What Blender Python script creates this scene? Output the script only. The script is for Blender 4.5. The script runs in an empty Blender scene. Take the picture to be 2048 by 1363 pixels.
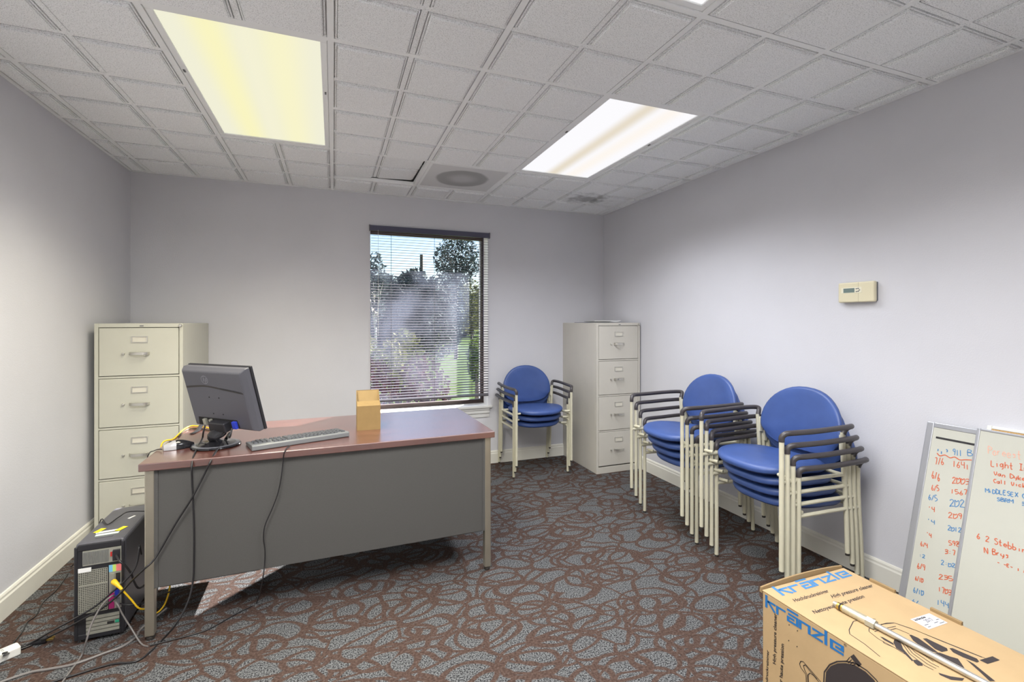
import bpy, bmesh, math, random
from mathutils import Vector, Matrix

# ------------------------------------------------------------------ camera, sky, sun, exposure
scene = bpy.context.scene
COL = scene.collection
FPX, CYPX, YAW = 940.784, 642.57, 0.362942        # focal length and horizon in pixels of the 2048x1363 frame
T = 0.6279                                         # ceiling grid pitch
CAM = Vector((0.6382, -1.3436, 1.334))
HC = 2.4353                                        # ceiling height
XL, XR, YB, YF = -0.7535, 3.2556, 2.8757, -2.52

cam_d = bpy.data.cameras.new('camera')
cam = bpy.data.objects.new('camera', cam_d); COL.objects.link(cam)
cam.location = CAM; cam.rotation_euler = (math.pi / 2, 0, -YAW)
cam_d.sensor_fit = 'HORIZONTAL'; cam_d.sensor_width = 36.0
cam_d.lens = FPX / 2048 * 36; cam_d.shift_y = -(681.5 - CYPX) / 2048
cam_d.clip_start = 0.02; cam_d.clip_end = 400
scene.camera = cam

SUN_AZ, SUN_EL = math.radians(44), math.radians(27.5)   # azimuth measured from +Y towards +X
world = bpy.data.worlds.new('world'); scene.world = world; world.use_nodes = True
wn = world.node_tree; wn.nodes.clear()
wo = wn.nodes.new('ShaderNodeOutputWorld'); wb = wn.nodes.new('ShaderNodeBackground')
sk = wn.nodes.new('ShaderNodeTexSky'); sk.sky_type = 'NISHITA'; sk.sun_disc = False
sk.sun_elevation = SUN_EL; sk.sun_rotation = SUN_AZ; sk.air_density = 1.0; sk.dust_density = 0.4; sk.ozone_density = 2.0
wb.inputs['Strength'].default_value = 0.2
wn.links.new(sk.outputs[0], wb.inputs[0]); wn.links.new(wb.outputs[0], wo.inputs[0])

sun_d = bpy.data.lights.new('sun', 'SUN'); sun_d.energy = 62.0; sun_d.angle = math.radians(0.53); sun_d.color = (1.0, 0.95, 0.9)
sun = bpy.data.objects.new('sun', sun_d); COL.objects.link(sun)
sdir = Vector((-math.sin(SUN_AZ) * math.cos(SUN_EL), -math.cos(SUN_AZ) * math.cos(SUN_EL), -math.sin(SUN_EL)))
sun.rotation_euler = sdir.to_track_quat('-Z', 'Y').to_euler(); sun.location = (12, 12, 10)

LAMP_W = (26.0, 25.0, 42.0, 72.0)                         # the troffers: yellow one, white one, the cut-off one, an added unseen one
vs = scene.view_settings
vs.view_transform = 'Standard'; vs.look = 'None'; vs.exposure = 0.0; vs.gamma = 1.0; vs.use_curve_mapping = False

R = random.Random(7)

# ------------------------------------------------------------------ pixel helpers (direction only; distance from a plane)
def ray(px, py):
    r = (px - 1024) / FPX; u = (CYPX - py) / FPX; c, s = math.cos(YAW), math.sin(YAW)
    return Vector((c * r + s, -s * r + c, u))
def oz(px, py, z=0.0): d = ray(px, py); return CAM + d * ((z - CAM.z) / d.z)
def oy(px, py, y): d = ray(px, py); return CAM + d * ((y - CAM.y) / d.y)
def ox(px, py, x): d = ray(px, py); return CAM + d * ((x - CAM.x) / d.x)
def opl(px, py, p0, n): d = ray(px, py); return CAM + d * ((p0 - CAM).dot(n) / d.dot(n))

# ------------------------------------------------------------------ object helpers
def link(name, me, parent=None):
    o = bpy.data.objects.new(name, me); COL.objects.link(o)
    if parent is not None: o.parent = parent
    return o
def tag(o, label=None, cat=None, group=None, kind=None):
    if label: o['label'] = label
    if cat: o['category'] = cat
    if group: o['group'] = group
    if kind: o['kind'] = kind
    return o
def thing(name, label, cat, loc=(0, 0, 0), rz=0.0, group=None):
    o = link(name, None); o.location = loc; o.rotation_euler = (0, 0, rz); o.empty_display_size = 0.1
    return tag(o, label, cat, group)
def obj(name, bm, m, parent=None, smooth=None, bevel=0.0, seg=2, at=None):
    me = bpy.data.meshes.new(name)
    bmesh.ops.recalc_face_normals(bm, faces=bm.faces)
    if at is not None: bmesh.ops.translate(bm, verts=bm.verts, vec=-Vector(at))
    bm.to_mesh(me); bm.free()
    if isinstance(m, (list, tuple)):
        for k in m: me.materials.append(k)
    else: me.materials.append(m)
    if smooth is not None:
        me.polygons.foreach_set('use_smooth', [True] * len(me.polygons))
        me.set_sharp_from_angle(angle=math.radians(smooth))
    o = link(name, me, parent)
    if at is not None: o.location = at
    if bevel:
        b = o.modifiers.new('bevel', 'BEVEL'); b.width = bevel; b.segments = seg; b.limit_method = 'ANGLE'; b.angle_limit = math.radians(40)
    return o
def copy_tree(o, parent=None):
    c = o.copy(); COL.objects.link(c)
    if parent is not None: c.parent = parent
    for ch in o.children: copy_tree(ch, c)
    return c
def B(): return bmesh.new()
def box(bm, x0, x1, y0, y1, z0, z1, mi=0):
    v = [bm.verts.new((x, y, z)) for z in (z0, z1) for y in (y0, y1) for x in (x0, x1)]
    for f in ((0, 2, 3, 1), (4, 5, 7, 6), (0, 1, 5, 4), (2, 6, 7, 3), (0, 4, 6, 2), (1, 3, 7, 5)):
        bm.faces.new([v[i] for i in f]).material_index = mi
    return bm
def quad(bm, pts, mi=0):
    f = bm.faces.new([bm.verts.new(p) for p in pts]); f.material_index = mi; return f
def loft(bm, rings, cap0=True, cap1=True, mi=0):
    vr = [[bm.verts.new(p) for p in r] for r in rings]; n = len(vr[0])
    for a, b in zip(vr, vr[1:]):
        for i in range(n):
            bm.faces.new((a[i], a[(i + 1) % n], b[(i + 1) % n], b[i])).material_index = mi
    if cap0: bm.faces.new(vr[0][::-1]).material_index = mi
    if cap1: bm.faces.new(vr[-1]).material_index = mi
    return bm
def lathe(bm, prof, seg=24, c=(0, 0, 0), mi=0):
    return loft(bm, [[(c[0] + r * math.cos(2 * math.pi * i / seg), c[1] + r * math.sin(2 * math.pi * i / seg), c[2] + z) for i in range(seg)] for r, z in prof], mi=mi)
def smoothpath(p, n=6):
    p = [Vector(q) for q in p]
    if len(p) < 3: return p
    out = []
    for i in range(len(p) - 1):
        a, b, c, d = p[max(i - 1, 0)], p[i], p[i + 1], p[min(i + 2, len(p) - 1)]
        for k in range(n):
            t = k / n
            out.append(0.5 * ((2 * b) + (c - a) * t + (2 * a - 5 * b + 4 * c - d) * t * t + (3 * b - a - 3 * c + d) * t ** 3))
    out.append(p[-1]); return out
def tube(bm, pts, r, seg=8, mi=0, sy=1.0, up=None):
    pts = [Vector(p) for p in pts]; rings = []
    t0 = (pts[1] - pts[0]).normalized()
    nrm = (Vector(up) if up else (Vector((0, 0, 1)) if abs(t0.z) < .9 else Vector((1, 0, 0))))
    for i, p in enumerate(pts):
        a = pts[max(i - 1, 0)]; b = pts[min(i + 1, len(pts) - 1)]; t = (b - a).normalized()
        nrm = (nrm - t * nrm.dot(t))
        nrm = nrm.normalized() if nrm.length > 1e-6 else t.orthogonal().normalized()
        bi = t.cross(nrm); rr = r[i] if isinstance(r, (list, tuple)) else r
        rings.append([p + nrm * (rr * sy * math.cos(2 * math.pi * k / seg)) + bi * (rr * math.sin(2 * math.pi * k / seg)) for k in range(seg)])
    return loft(bm, rings, mi=mi)
def prism(bm, poly, f0, f1, mi=0):
    a = [bm.verts.new(f0(*p)) for p in poly]; b = [bm.verts.new(f1(*p)) for p in poly]; n = len(a)
    bm.faces.new(a[::-1]).material_index = mi; bm.faces.new(b).material_index = mi
    for i in range(n): bm.faces.new((a[i], a[(i + 1) % n], b[(i + 1) % n], b[i])).material_index = mi
    return bm

# ------------------------------------------------------------------ materials
MATS = {}
def lin(c):
    return tuple(((x / 255) / 12.92 if x / 255 <= .04045 else ((x / 255 + .055) / 1.055) ** 2.4) for x in c)
def mat(name, rgb, rough=0.6, metal=0.0, noise=0.0, nscale=30.0, bump=0.0, bscale=200.0, spec=0.5, coat=0.0, srgb=True):
    if name in MATS: return MATS[name]
    m = bpy.data.materials.new(name); m.use_nodes = True; nt = m.node_tree; p = nt.nodes['Principled BSDF']
    c = lin(rgb) if srgb else rgb
    p.inputs['Base Color'].default_value = (*c, 1); p.inputs['Roughness'].default_value = rough
    p.inputs['Metallic'].default_value = metal; p.inputs['Specular IOR Level'].default_value = spec
    if coat: p.inputs['Coat Weight'].default_value = coat; p.inputs['Coat Roughness'].default_value = 0.08
    tc = nt.nodes.new('ShaderNodeTexCoord')
    if noise:
        n = nt.nodes.new('ShaderNodeTexNoise'); n.inputs['Scale'].default_value = nscale; n.inputs['Detail'].default_value = 5
        nt.links.new(tc.outputs['Object'], n.inputs['Vector'])
        r = nt.nodes.new('ShaderNodeValToRGB'); r.color_ramp.elements[0].position = .3; r.color_ramp.elements[1].position = .7
        r.color_ramp.elements[0].color = (*[x * (1 - noise) for x in c], 1); r.color_ramp.elements[1].color = (*[min(1, x * (1 + noise)) for x in c], 1)
        nt.links.new(n.outputs['Fac'], r.inputs[0]); nt.links.new(r.outputs[0], p.inputs['Base Color'])
    if bump:
        n = nt.nodes.new('ShaderNodeTexNoise'); n.inputs['Scale'].default_value = bscale; n.inputs['Detail'].default_value = 3
        nt.links.new(tc.outputs['Object'], n.inputs['Vector'])
        b = nt.nodes.new('ShaderNodeBump'); b.inputs['Strength'].default_value = bump; b.inputs['Distance'].default_value = 0.002
        nt.links.new(n.outputs['Fac'], b.inputs['Height']); nt.links.new(b.outputs[0], p.inputs['Normal'])
    MATS[name] = m; return m

class NT:
    """small helper for node graphs"""
    def __init__(s, name):
        s.m = bpy.data.materials.new(name); s.m.use_nodes = True; s.t = s.m.node_tree; s.p = s.t.nodes['Principled BSDF']; MATS[name] = s.m
        s.out = s.t.nodes['Material Output']; s.tc = s.t.nodes.new('ShaderNodeTexCoord')
    def n(s, typ, **kw):
        nd = s.t.nodes.new('ShaderNode' + typ)
        for k, v in kw.items():
            if k.startswith('i_'): nd.inputs[k[2:].replace('_', ' ')].default_value = v
            else: setattr(nd, k, v)
        return nd
    def l(s, a, b): s.t.links.new(a, b)
    def math(s, op, a, b=None, c=None):
        nd = s.n('Math', operation=op)
        for i, v in enumerate((a, b, c)):
            if v is None: continue
            if isinstance(v, (int, float)): nd.inputs[i].default_value = v
            else: s.l(v, nd.inputs[i])
        return nd.outputs[0]
    def mix(s, fac, a, b):
        nd = s.n('Mix', data_type='RGBA')
        for sock, v in ((nd.inputs[0], fac), (nd.inputs[6], a), (nd.inputs[7], b)):
            if isinstance(v, (int, float)): sock.default_value = v
            elif isinstance(v, tuple): sock.default_value = (*v[:3], 1)
            else: s.l(v, sock)
        return nd.outputs[2]
    def step(s, v, lo, hi):
        nd = s.n('MapRange', interpolation_type='SMOOTHSTEP'); nd.inputs[1].default_value = lo; nd.inputs[2].default_value = hi
        s.l(v, nd.inputs[0]); return nd.outputs[0]

M_WALL = mat('wall_paint', (211, 211, 216), .75, noise=.02, nscale=3, bump=.25, bscale=160, spec=.25)
M_WALL_BOUNCE = mat('wall_paint_bounce', (240, 240, 240), .75, bump=.25, bscale=160, spec=.25)  # front wall only, made whiter to bounce light into the room
M_BASE = mat('baseboard_white', (226, 224, 214), .45, noise=.03, nscale=8)
M_TRIM = mat('trim_white', (214, 214, 212), .4)
M_TEE = mat('ceiling_tee_white', (244, 246, 246), .5)
M_CREAM = mat('cabinet_cream', (198, 197, 184), .42, noise=.02, nscale=6, bump=.08, bscale=400)
M_PUTTY = mat('cabinet_putty', (200, 196, 186), .42, noise=.02, nscale=6, bump=.08, bscale=400)
M_NICKEL = mat('nickel', (205, 203, 196), .3, .85)
M_GAP = mat('dark_gap', (32, 31, 30), .9)
M_CARD = mat('label_card', (214, 210, 196), .7)
M_BLUE = mat('blue_vinyl', (60, 84, 142), .42, noise=.10, nscale=9, bump=.15, bscale=500, spec=.5)
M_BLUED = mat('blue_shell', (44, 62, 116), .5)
M_POST = mat('cream_enamel', (204, 200, 178), .35, noise=.04, nscale=14)
M_ARM = mat('arm_black', (62, 58, 60), .38)
M_FOOT = mat('foot_dark', (50, 46, 42), .6)
M_PANEL = mat('modesty_charcoal', (80, 79, 77), .5, noise=.05, nscale=220, bump=.1, bscale=500)
M_LEG = mat('desk_leg_steel', (182, 176, 160), .3, .8, noise=.05, nscale=10)
M_BLACK = mat('plastic_black', (38, 38, 42), .35, bump=.06, bscale=900)
M_CASE = mat('plastic_charcoal', (82, 82, 89), .42, bump=.15, bscale=900)
M_GLOSS = mat('plastic_gloss_black', (30, 30, 34), .12)
M_SCREEN = mat('screen_glass', (16, 17, 20), .15)
M_GREYPL = mat('plastic_grey', (104, 106, 108), .45)
M_KEY = mat('key_grey', (80, 82, 86), .5)
M_SILVER = mat('plastic_silver', (175, 175, 178), .3, .3)
M_STEELP = mat('galvanised', (176, 176, 164), .4, .55, noise=.05, nscale=30)
M_YEL = mat('yellow_cable', (232, 190, 30), .45)
M_TAPE = mat('yellow_tape', (240, 220, 40), .5)
M_PAPER = mat('paper_white', (232, 232, 230), .7)
M_CORD = mat('cord_black', (34, 33, 35), .4)
M_CORDG = mat('cord_grey', (112, 108, 106), .45)
M_CORDW = mat('cord_beige', (200, 188, 150), .5)
M_WHITEPL = mat('plastic_white', (226, 226, 220), .4)
M_BRASS = mat('brass', (200, 170, 95), .3, .9)
M_ALU = mat('aluminium_frame', (186, 188, 194), .35, .7)
M_WB = mat('whiteboard_face', (194, 194, 183), .22, noise=.015, nscale=5)
M_INKR = mat('ink_red', (206, 100, 64), .6)
M_INKRF = mat('ink_red_faded', (222, 172, 152), .6)
M_INKB = mat('ink_blue', (78, 132, 180), .6)
M_INKK = mat('ink_black', (36, 34, 36), .6)
M_CORK = mat('cork', (196, 158, 100), .85, noise=.25, nscale=260)
M_BOXC = mat('box_cardboard', (176, 149, 110), .8, noise=.04, nscale=12, bump=.1, bscale=120)
M_BOXE = mat('box_cardboard_edge', (144, 120, 84), .85)
M_BOXB = mat('box_print_blue', (30, 104, 166), .7)
M_BOXK = mat('box_print_dark', (50, 43, 43), .75)
M_STICK = mat('box_sticker', (200, 200, 206), .6)
M_OAK = mat('organiser_board', (142, 116, 72), .7, noise=.06, nscale=26)
M_THERM = mat('thermostat_ivory', (222, 214, 184), .42)
M_LCD = mat('lcd_grey', (116, 132, 128), .25)
M_BLIND = mat('blind_slat_bronze', (86, 82, 88), .35, .1)
M_RAIL = mat('blind_rail', (74, 74, 96), .35)
M_CORDB = mat('blind_cord', (60, 58, 66), .7)
M_BRONZE = mat('window_bronze', (62, 46, 42), .45)
M_GRASS = mat('lawn_grass', (58, 70, 42), 1.0, noise=.25, nscale=3, spec=0.0)
M_MULCH = mat('mulch', (60, 52, 48), .95, noise=.35, nscale=14)
M_BARK = mat('bark', (92, 82, 74), .9, noise=.3, nscale=20)
M_BIRCH = mat('bark_pale', (214, 208, 198), .8)
M_EAVE = mat('eave_soffit', (150, 132, 118), .8)

def leafmat(name, a, b):
    g = NT(name); n = g.n('ObjectInfo'); t = g.n('TexNoise', i_Scale=3.0); g.l(g.tc.outputs['Object'], t.inputs['Vector'])
    c = g.mix(g.step(t.outputs['Fac'], .35, .65), lin(a), lin(b)); g.l(c, g.p.inputs['Base Color']); g.p.inputs['Roughness'].default_value = .95; g.p.inputs['Specular IOR Level'].default_value = .05
    tr = g.n('BsdfTranslucent'); g.l(c, tr.inputs[0]); mx = g.n('MixShader'); mx.inputs[0].default_value = .3
    g.l(g.p.outputs[0], mx.inputs[1]); g.l(tr.outputs[0], mx.inputs[2]); g.l(mx.outputs[0], g.out.inputs[0]); return g.m
M_LEAFG = leafmat('leaf_green', (36, 60, 22), (72, 88, 32))
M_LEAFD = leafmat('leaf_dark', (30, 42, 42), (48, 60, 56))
M_LEAFP = leafmat('leaf_purple', (34, 16, 24), (56, 28, 36))
M_LEAFY = leafmat('leaf_yellow', (66, 74, 36), (108, 108, 72))
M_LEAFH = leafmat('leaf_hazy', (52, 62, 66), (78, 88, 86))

def carpet():
    """grey speckled islands in a network of brown bands and arcs"""
    g = NT('carpet')
    def warped(scale, amp):
        w = g.n('TexNoise', i_Scale=scale, i_Detail=1.0); g.l(g.tc.outputs['Object'], w.inputs['Vector'])
        c = g.n('VectorMath', operation='SUBTRACT'); g.l(w.outputs['Color'], c.inputs[0]); c.inputs[1].default_value = (.5, .5, .5)
        v = g.n('VectorMath', operation='SCALE'); v.inputs['Scale'].default_value = amp; g.l(c.outputs[0], v.inputs[0])
        s = g.n('VectorMath', operation='ADD'); g.l(g.tc.outputs['Object'], s.inputs[0]); g.l(v.outputs[0], s.inputs[1]); return s.outputs[0]
    soft = warped(2.6, .14); strong = warped(5.0, .20)
    def mapped(src, rot, sy, loc):
        mp = g.n('Mapping'); mp.inputs['Rotation'].default_value = (0, 0, rot); mp.inputs['Scale'].default_value = (1, sy, 1); mp.inputs['Location'].default_value = (loc, loc * .7, 0)
        g.l(src, mp.inputs[0]); return mp.outputs[0]
    wid = g.n('TexNoise', i_Scale=7.0, i_Detail=1.0); g.l(g.tc.outputs['Object'], wid.inputs['Vector'])
    wmod = g.math('ADD', .55, g.math('MULTIPLY', wid.outputs['Fac'], .9))
    best = None
    e = g.n('TexVoronoi', voronoi_dimensions='2D', feature='DISTANCE_TO_EDGE', i_Scale=4.6, i_Randomness=.9); g.l(mapped(strong, .6, 1.35, 2.0), e.inputs['Vector'])
    d = g.math('DIVIDE', e.outputs['Distance'], wmod)
    best = g.math('SUBTRACT', 1.0, g.step(d, .036, .062))
    for rot, sy, loc, sc, r0, w in ((.4, 1.7, 0, 3.2, .36, .054), (-.75, 1.6, 3.3, 3.4, .34, .052), (1.25, 1.8, 7.1, 2.7, .42, .036)):
        v = g.n('TexVoronoi', voronoi_dimensions='2D', i_Scale=sc, i_Randomness=.7); g.l(mapped(soft, rot, sy, loc), v.inputs['Vector'])
        d = g.math('DIVIDE', g.math('ABSOLUTE', g.math('SUBTRACT', v.outputs['Distance'], r0)), wmod)
        best = g.math('MAXIMUM', best, g.math('SUBTRACT', 1.0, g.step(d, w * .6, w * 1.05)))
    sp = g.n('TexNoise', i_Scale=170.0, i_Detail=2.0, i_Roughness=.7); g.l(g.tc.outputs['Object'], sp.inputs['Vector'])
    s1 = g.step(sp.outputs['Fac'], .38, .62)
    grey = g.mix(s1, lin((34, 34, 36)), lin((112, 113, 114)))
    sp2 = g.n('TexNoise', i_Scale=110.0, i_Detail=3.0); g.l(g.tc.outputs['Object'], sp2.inputs['Vector'])
    brown = g.mix(g.step(sp2.outputs['Fac'], .3, .7), lin((60, 47, 42)), lin((84, 68, 61)))
    fray = g.math('MULTIPLY', best, g.math('SUBTRACT', 1.0, g.math('MULTIPLY', g.step(sp2.outputs['Fac'], .60, .72), .25)))
    g.l(g.mix(fray, grey, brown), g.p.inputs['Base Color']); g.p.inputs['Roughness'].default_value = .95; g.p.inputs['Specular IOR Level'].default_value = .1
    b = g.n('Bump'); b.inputs['Strength'].default_value = .5; b.inputs['Distance'].default_value = .004
    g.l(sp.outputs['Fac'], b.inputs['Height']); g.l(b.outputs[0], g.p.inputs['Normal'])
    return g.m
M_CARPET = carpet()

def tilemat(name, stain=None):
    g = NT(name)
    a = g.n('TexNoise', i_Scale=260.0, i_Detail=3.0, i_Roughness=.65); g.l(g.tc.outputs['Object'], a.inputs['Vector'])
    b = g.n('TexNoise', i_Scale=90.0, i_Detail=2.0); g.l(g.tc.outputs['Object'], b.inputs['Vector'])
    f = g.step(a.outputs['Fac'], .30, .52)
    c = g.mix(f, lin((196, 199, 200)), lin((250, 252, 253)))
    c = g.mix(g.math('MULTIPLY', g.step(b.outputs['Fac'], .45, .75), .2), c, lin((236, 238, 238)))
    if stain:
        x, y, rx, ry, s, colr = stain
        mp = g.n('Mapping'); mp.inputs['Location'].default_value = (-x / rx, -y / ry, 0); mp.inputs['Scale'].default_value = (1 / rx, 1 / ry, 0)
        g.l(g.tc.outputs['Object'], mp.inputs[0]); ln = g.n('VectorMath', operation='LENGTH'); g.l(mp.outputs[0], ln.inputs[0])
        nz = g.n('TexNoise', i_Scale=13.0, i_Detail=4.0); g.l(g.tc.outputs['Object'], nz.inputs['Vector'])
        d = g.math('ADD', ln.outputs['Value'], g.math('MULTIPLY', g.math('SUBTRACT', nz.outputs['Fac'], .5), 1.7))
        c = g.mix(g.math('MULTIPLY', g.math('SUBTRACT', 1.0, g.step(d, .1, 1.0)), s), c, lin(colr))
    g.l(c, g.p.inputs['Base Color']); g.p.inputs['Roughness'].default_value = .9; g.p.inputs['Specular IOR Level'].default_value = .1
    bp = g.n('Bump'); bp.inputs['Strength'].default_value = .35; bp.inputs['Distance'].default_value = .003
    g.l(a.outputs['Fac'], bp.inputs['Height']); g.l(bp.outputs[0], g.p.inputs['Normal']); return g.m
M_TILE = tilemat('ceiling_tile')
M_TILEST = tilemat('ceiling_tile_stained', (T * .40, T * .74, .27, .21, .6, (104, 104, 104)))

def wood():
    g = NT('desk_laminate')
    mp = g.n('Mapping'); mp.inputs['Scale'].default_value = (1.2, 14, 14); g.l(g.tc.outputs['Object'], mp.inputs[0])
    a = g.n('TexNoise', i_Scale=3.0, i_Detail=8.0, i_Roughness=.6, i_Distortion=.6); g.l(mp.outputs[0], a.inputs['Vector'])
    c = g.mix(g.step(a.outputs['Fac'], .3, .7), lin((78, 40, 33)), lin((108, 61, 51)))
    g.l(c, g.p.inputs['Base Color']); g.p.inputs['Roughness'].default_value = .26; g.p.inputs['Specular IOR Level'].default_value = .9
    g.p.inputs['Coat Weight'].default_value = 1.0; g.p.inputs['Coat Roughness'].default_value = .27; g.p.inputs['Coat IOR'].default_value = 2.3; return g.m
M_WOOD = wood()

def lampmat(name, base, streaks, strength):
    """acrylic lens glowing from the tubes behind it; streaks: (x centre, width, colour, amount)"""
    g = NT(name); sx = g.n('SeparateXYZ'); g.l(g.tc.outputs['Object'], sx.inputs[0]); c = lin(base)
    for x0, w, colr, amt in streaks:
        d = g.math('ABSOLUTE', g.math('SUBTRACT', sx.outputs['X'], x0))
        c = g.mix(g.math('MULTIPLY', g.math('SUBTRACT', 1.0, g.step(d, 0.0, w)), amt), c, lin(colr))
    ch = g.n('TexChecker', i_Scale=170.0); g.l(g.tc.outputs['Object'], ch.inputs['Vector'])
    em = g.n('Emission'); em.inputs['Strength'].default_value = strength
    c2 = g.mix(g.math('MULTIPLY', ch.outputs['Fac'], .05), c, (0.6, 0.6, 0.6)); g.l(c2, em.inputs['Color'])
    g.l(em.outputs[0], g.out.inputs[0]); return g.m
M_LENS1 = lampmat('lens_yellow', (240, 238, 214), ((-.12, .12, (252, 246, 182), .7), (.12, .14, (250, 245, 196), .7), (0, .05, (246, 242, 210), .5)), 1.02)
M_LENS2 = lampmat('lens_white', (250, 249, 252), ((-.02, .09, (226, 214, 192), .9), (.13, .1, (252, 244, 234), .8)), 1.03)
M_LENS3 = lampmat('lens_bright', (252, 251, 252), ((0, .09, (250, 246, 240), .6),), 1.05)

def glassmat():
    g = NT('window_glass'); tr = g.n('BsdfTransparent'); tr.inputs[0].default_value = (.97, .98, .99, 1)
    gl = g.n('BsdfGlossy'); gl.inputs['Roughness'].default_value = .02
    hz = g.n('BsdfTranslucent'); hz.inputs[0].default_value = (.62, .70, .95, 1)
    n = g.n('TexNoise', i_Scale=2.4, i_Detail=3.0); g.l(g.tc.outputs['Object'], n.inputs['Vector'])
    m1 = g.n('MixShader'); m1.inputs[0].default_value = .02; g.l(tr.outputs[0], m1.inputs[1]); g.l(gl.outputs[0], m1.inputs[2])
    m2 = g.n('MixShader'); g.l(g.math('MULTIPLY', g.step(n.outputs['Fac'], .3, .65), .02), m2.inputs[0]); g.l(m1.outputs[0], m2.inputs[1]); g.l(hz.outputs[0], m2.inputs[2])
    g.l(m2.outputs[0], g.out.inputs[0]); return g.m
M_GLASS = glassmat()

# ================================================================== THE ROOM
def struct(name, bm, m, label, cat, parent=None, **kw):
    o = obj(name, bm, m, parent, **kw); o['kind'] = 'structure'
    if parent is None: tag(o, label, cat)
    return o
WT = 0.2
WTB = 0.30                                          # the outside wall is thicker
struct('floor', box(B(), XL - WT, XR + WT, YF - WT, YB + WT, -.1, 0), M_CARPET, 'brown and grey swirl-patterned carpet floor', 'floor')
struct('wall_left', box(B(), XL - WT, XL, YF - WT, YB, 0, HC + .35), M_WALL, 'plain pale grey wall behind the cream filing cabinet, left side', 'wall')
struct('wall_right', box(B(), XR, XR + WT, YF - WT, YB, 0, HC + .35), M_WALL, 'plain pale lavender-grey wall carrying the thermostat', 'wall')
struct('wall_front', box(B(), XL, XR, YF - WT, YF, 0, HC + .35), M_WALL_BOUNCE, 'plain wall behind the viewer, whitened to bounce light', 'wall')
WX0, WX1, WZ0, WZ1 = 0.936, 2.000, 0.53, 2.145
bm = B()
box(bm, XL - WT, WX0, YB, YB + WTB, 0, HC + .35); box(bm, WX1, XR + WT, YB, YB + WTB, 0, HC + .35)
box(bm, WX0, WX1, YB, YB + WTB, 0, WZ0); box(bm, WX0, WX1, YB, YB + WTB, WZ1, HC + .35)
struct('wall_back', bm, M_WALL, 'plain pale grey wall with the window in it', 'wall')

# baseboards: stepped profile
def baseboard(name, p0, p1, nrm, label):
    bm = B(); d = (Vector(p1) - Vector(p0)); n = Vector(nrm)
    prof = [(0, 0), (.014, 0), (.014, .088), (.010, .096), (.010, .106), (.006, .114), (0, .116)]
    loft(bm, [[Vector(q) + n * a + Vector((0, 0, b)) for a, b in prof] for q in (p0, p1)])
    struct(name, bm, M_BASE, label, 'baseboard')
baseboard('baseboard_left', (XL, YF, 0), (XL, YB, 0), (1, 0, 0), 'white baseboard along the wall beside the computer tower')
baseboard('baseboard_back', (XL + .014, YB, 0), (XR - .014, YB, 0), (0, -1, 0), 'white baseboard under the window wall')
baseboard('baseboard_right', (XR, YF, 0), (XR, YB, 0), (-1, 0, 0), 'white baseboard behind the long row of stacked chairs')

# ---- ceiling: slab, tee grid, lay-in tiles with four stepped pads each
ceil = struct('ceiling', box(B(), XL - WT, XR + WT, YF - WT, YB + WT, HC + .30, HC + .40), M_GAP, 'suspended ceiling of white speckled tiles in a white grid', 'ceiling')
xs = [XL] + [i * T for i in range(-1, 6)] + [XR]
ys = [YF] + [j * T for j in range(-3, 5)] + [YB]
TW = .012
for x in xs[1:-1]:
    obj('ceiling_tee', box(B(), x - TW, x + TW, YF, YB, HC, HC + .03), M_TEE, ceil)
for k, y in enumerate(ys[1:-1]):
    for i in range(len(xs) - 1):
        if (i - 2, k - 3) in ((0, 2), (3, 2), (2, -1), (0, -1)): continue     # a light spans this line
        a = xs[i] + (TW if i else 0); b = xs[i + 1] - (TW if i < len(xs) - 2 else 0)
        obj('cross_tee', box(B(), a, b, y - TW, y + TW, HC, HC + .028), M_TEE, ceil)
for nm, bx in (('wall_angle', (XL, XR, YB - .02, YB, HC - .001, HC + .02)), ('wall_angle', (XL, XL + .02, YF, YB - .02, HC - .001, HC + .02)), ('wall_angle', (XR - .02, XR, YF, YB - .02, HC - .001, HC + .02))):
    obj(nm, box(B(), *bx), M_TEE, ceil)
def tile_bm(w, h, ox_, oy_, ex=0.0, ey=0.0):
    """a tile of w x h whose full grid square starts at (-ox_, -oy_): four pads, stepped down below the tee"""
    bm = B(); g = TW + .001
    x0, x1, y0, y1 = (g if ox_ == 0 else 0), w, (g if oy_ == 0 else 0), h
    box(bm, x0, x1, y0, y1, .011, .016)
    hw = T / 2; c = .011
    if x0 < hw - ox_ - c and hw - ox_ + c < w: box(bm, hw - ox_ - c, hw - ox_ + c, y0, y1, .0008, .011)      # scored cross, flush with the tees
    if y0 < hw - oy_ - c and hw - oy_ + c < h:
        box(bm, x0, max(x0 + .001, hw - ox_ - c - .0001), hw - oy_ - c, hw - oy_ + c, .0006, .011)
        if hw - ox_ + c < w: box(bm, max(x0, hw - ox_ + c + .0001), w, hw - oy_ - c, hw - oy_ + c, .0006, .011)
    for qx in (0, 1):
        for qy in (0, 1):
            a0, a1 = qx * hw - ox_ + (g if qx == 0 else c), (qx + 1) * hw - ox_ - (c if qx == 0 else g)
            b0, b1 = qy * hw - oy_ + (g if qy == 0 else c), (qy + 1) * hw - oy_ - (c if qy == 0 else g)
            a0, a1, b0, b1 = max(a0, x0 + (.024 if ox_ else 0)), min(a1, w - ex), max(b0, y0 + (.024 if oy_ else 0)), min(b1, h - ey)
            if a1 - a0 < .05 or b1 - b0 < .05: continue
            rings = []
            for ins, z in ((.0045, .011), (.0045, -.002), (.0095, -.002), (.0095, .003), (.0125, .003), (.0125, -.006), (.017, -.006), (.017, -.011)):
                rings.append([(a0 + ins, b0 + ins, z), (a1 - ins, b0 + ins, z), (a1 - ins, b1 - ins, z), (a0 + ins, b1 - ins, z)])
            loft(bm, rings, cap0=False)
    return bm
tile_cache = {}
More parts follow.
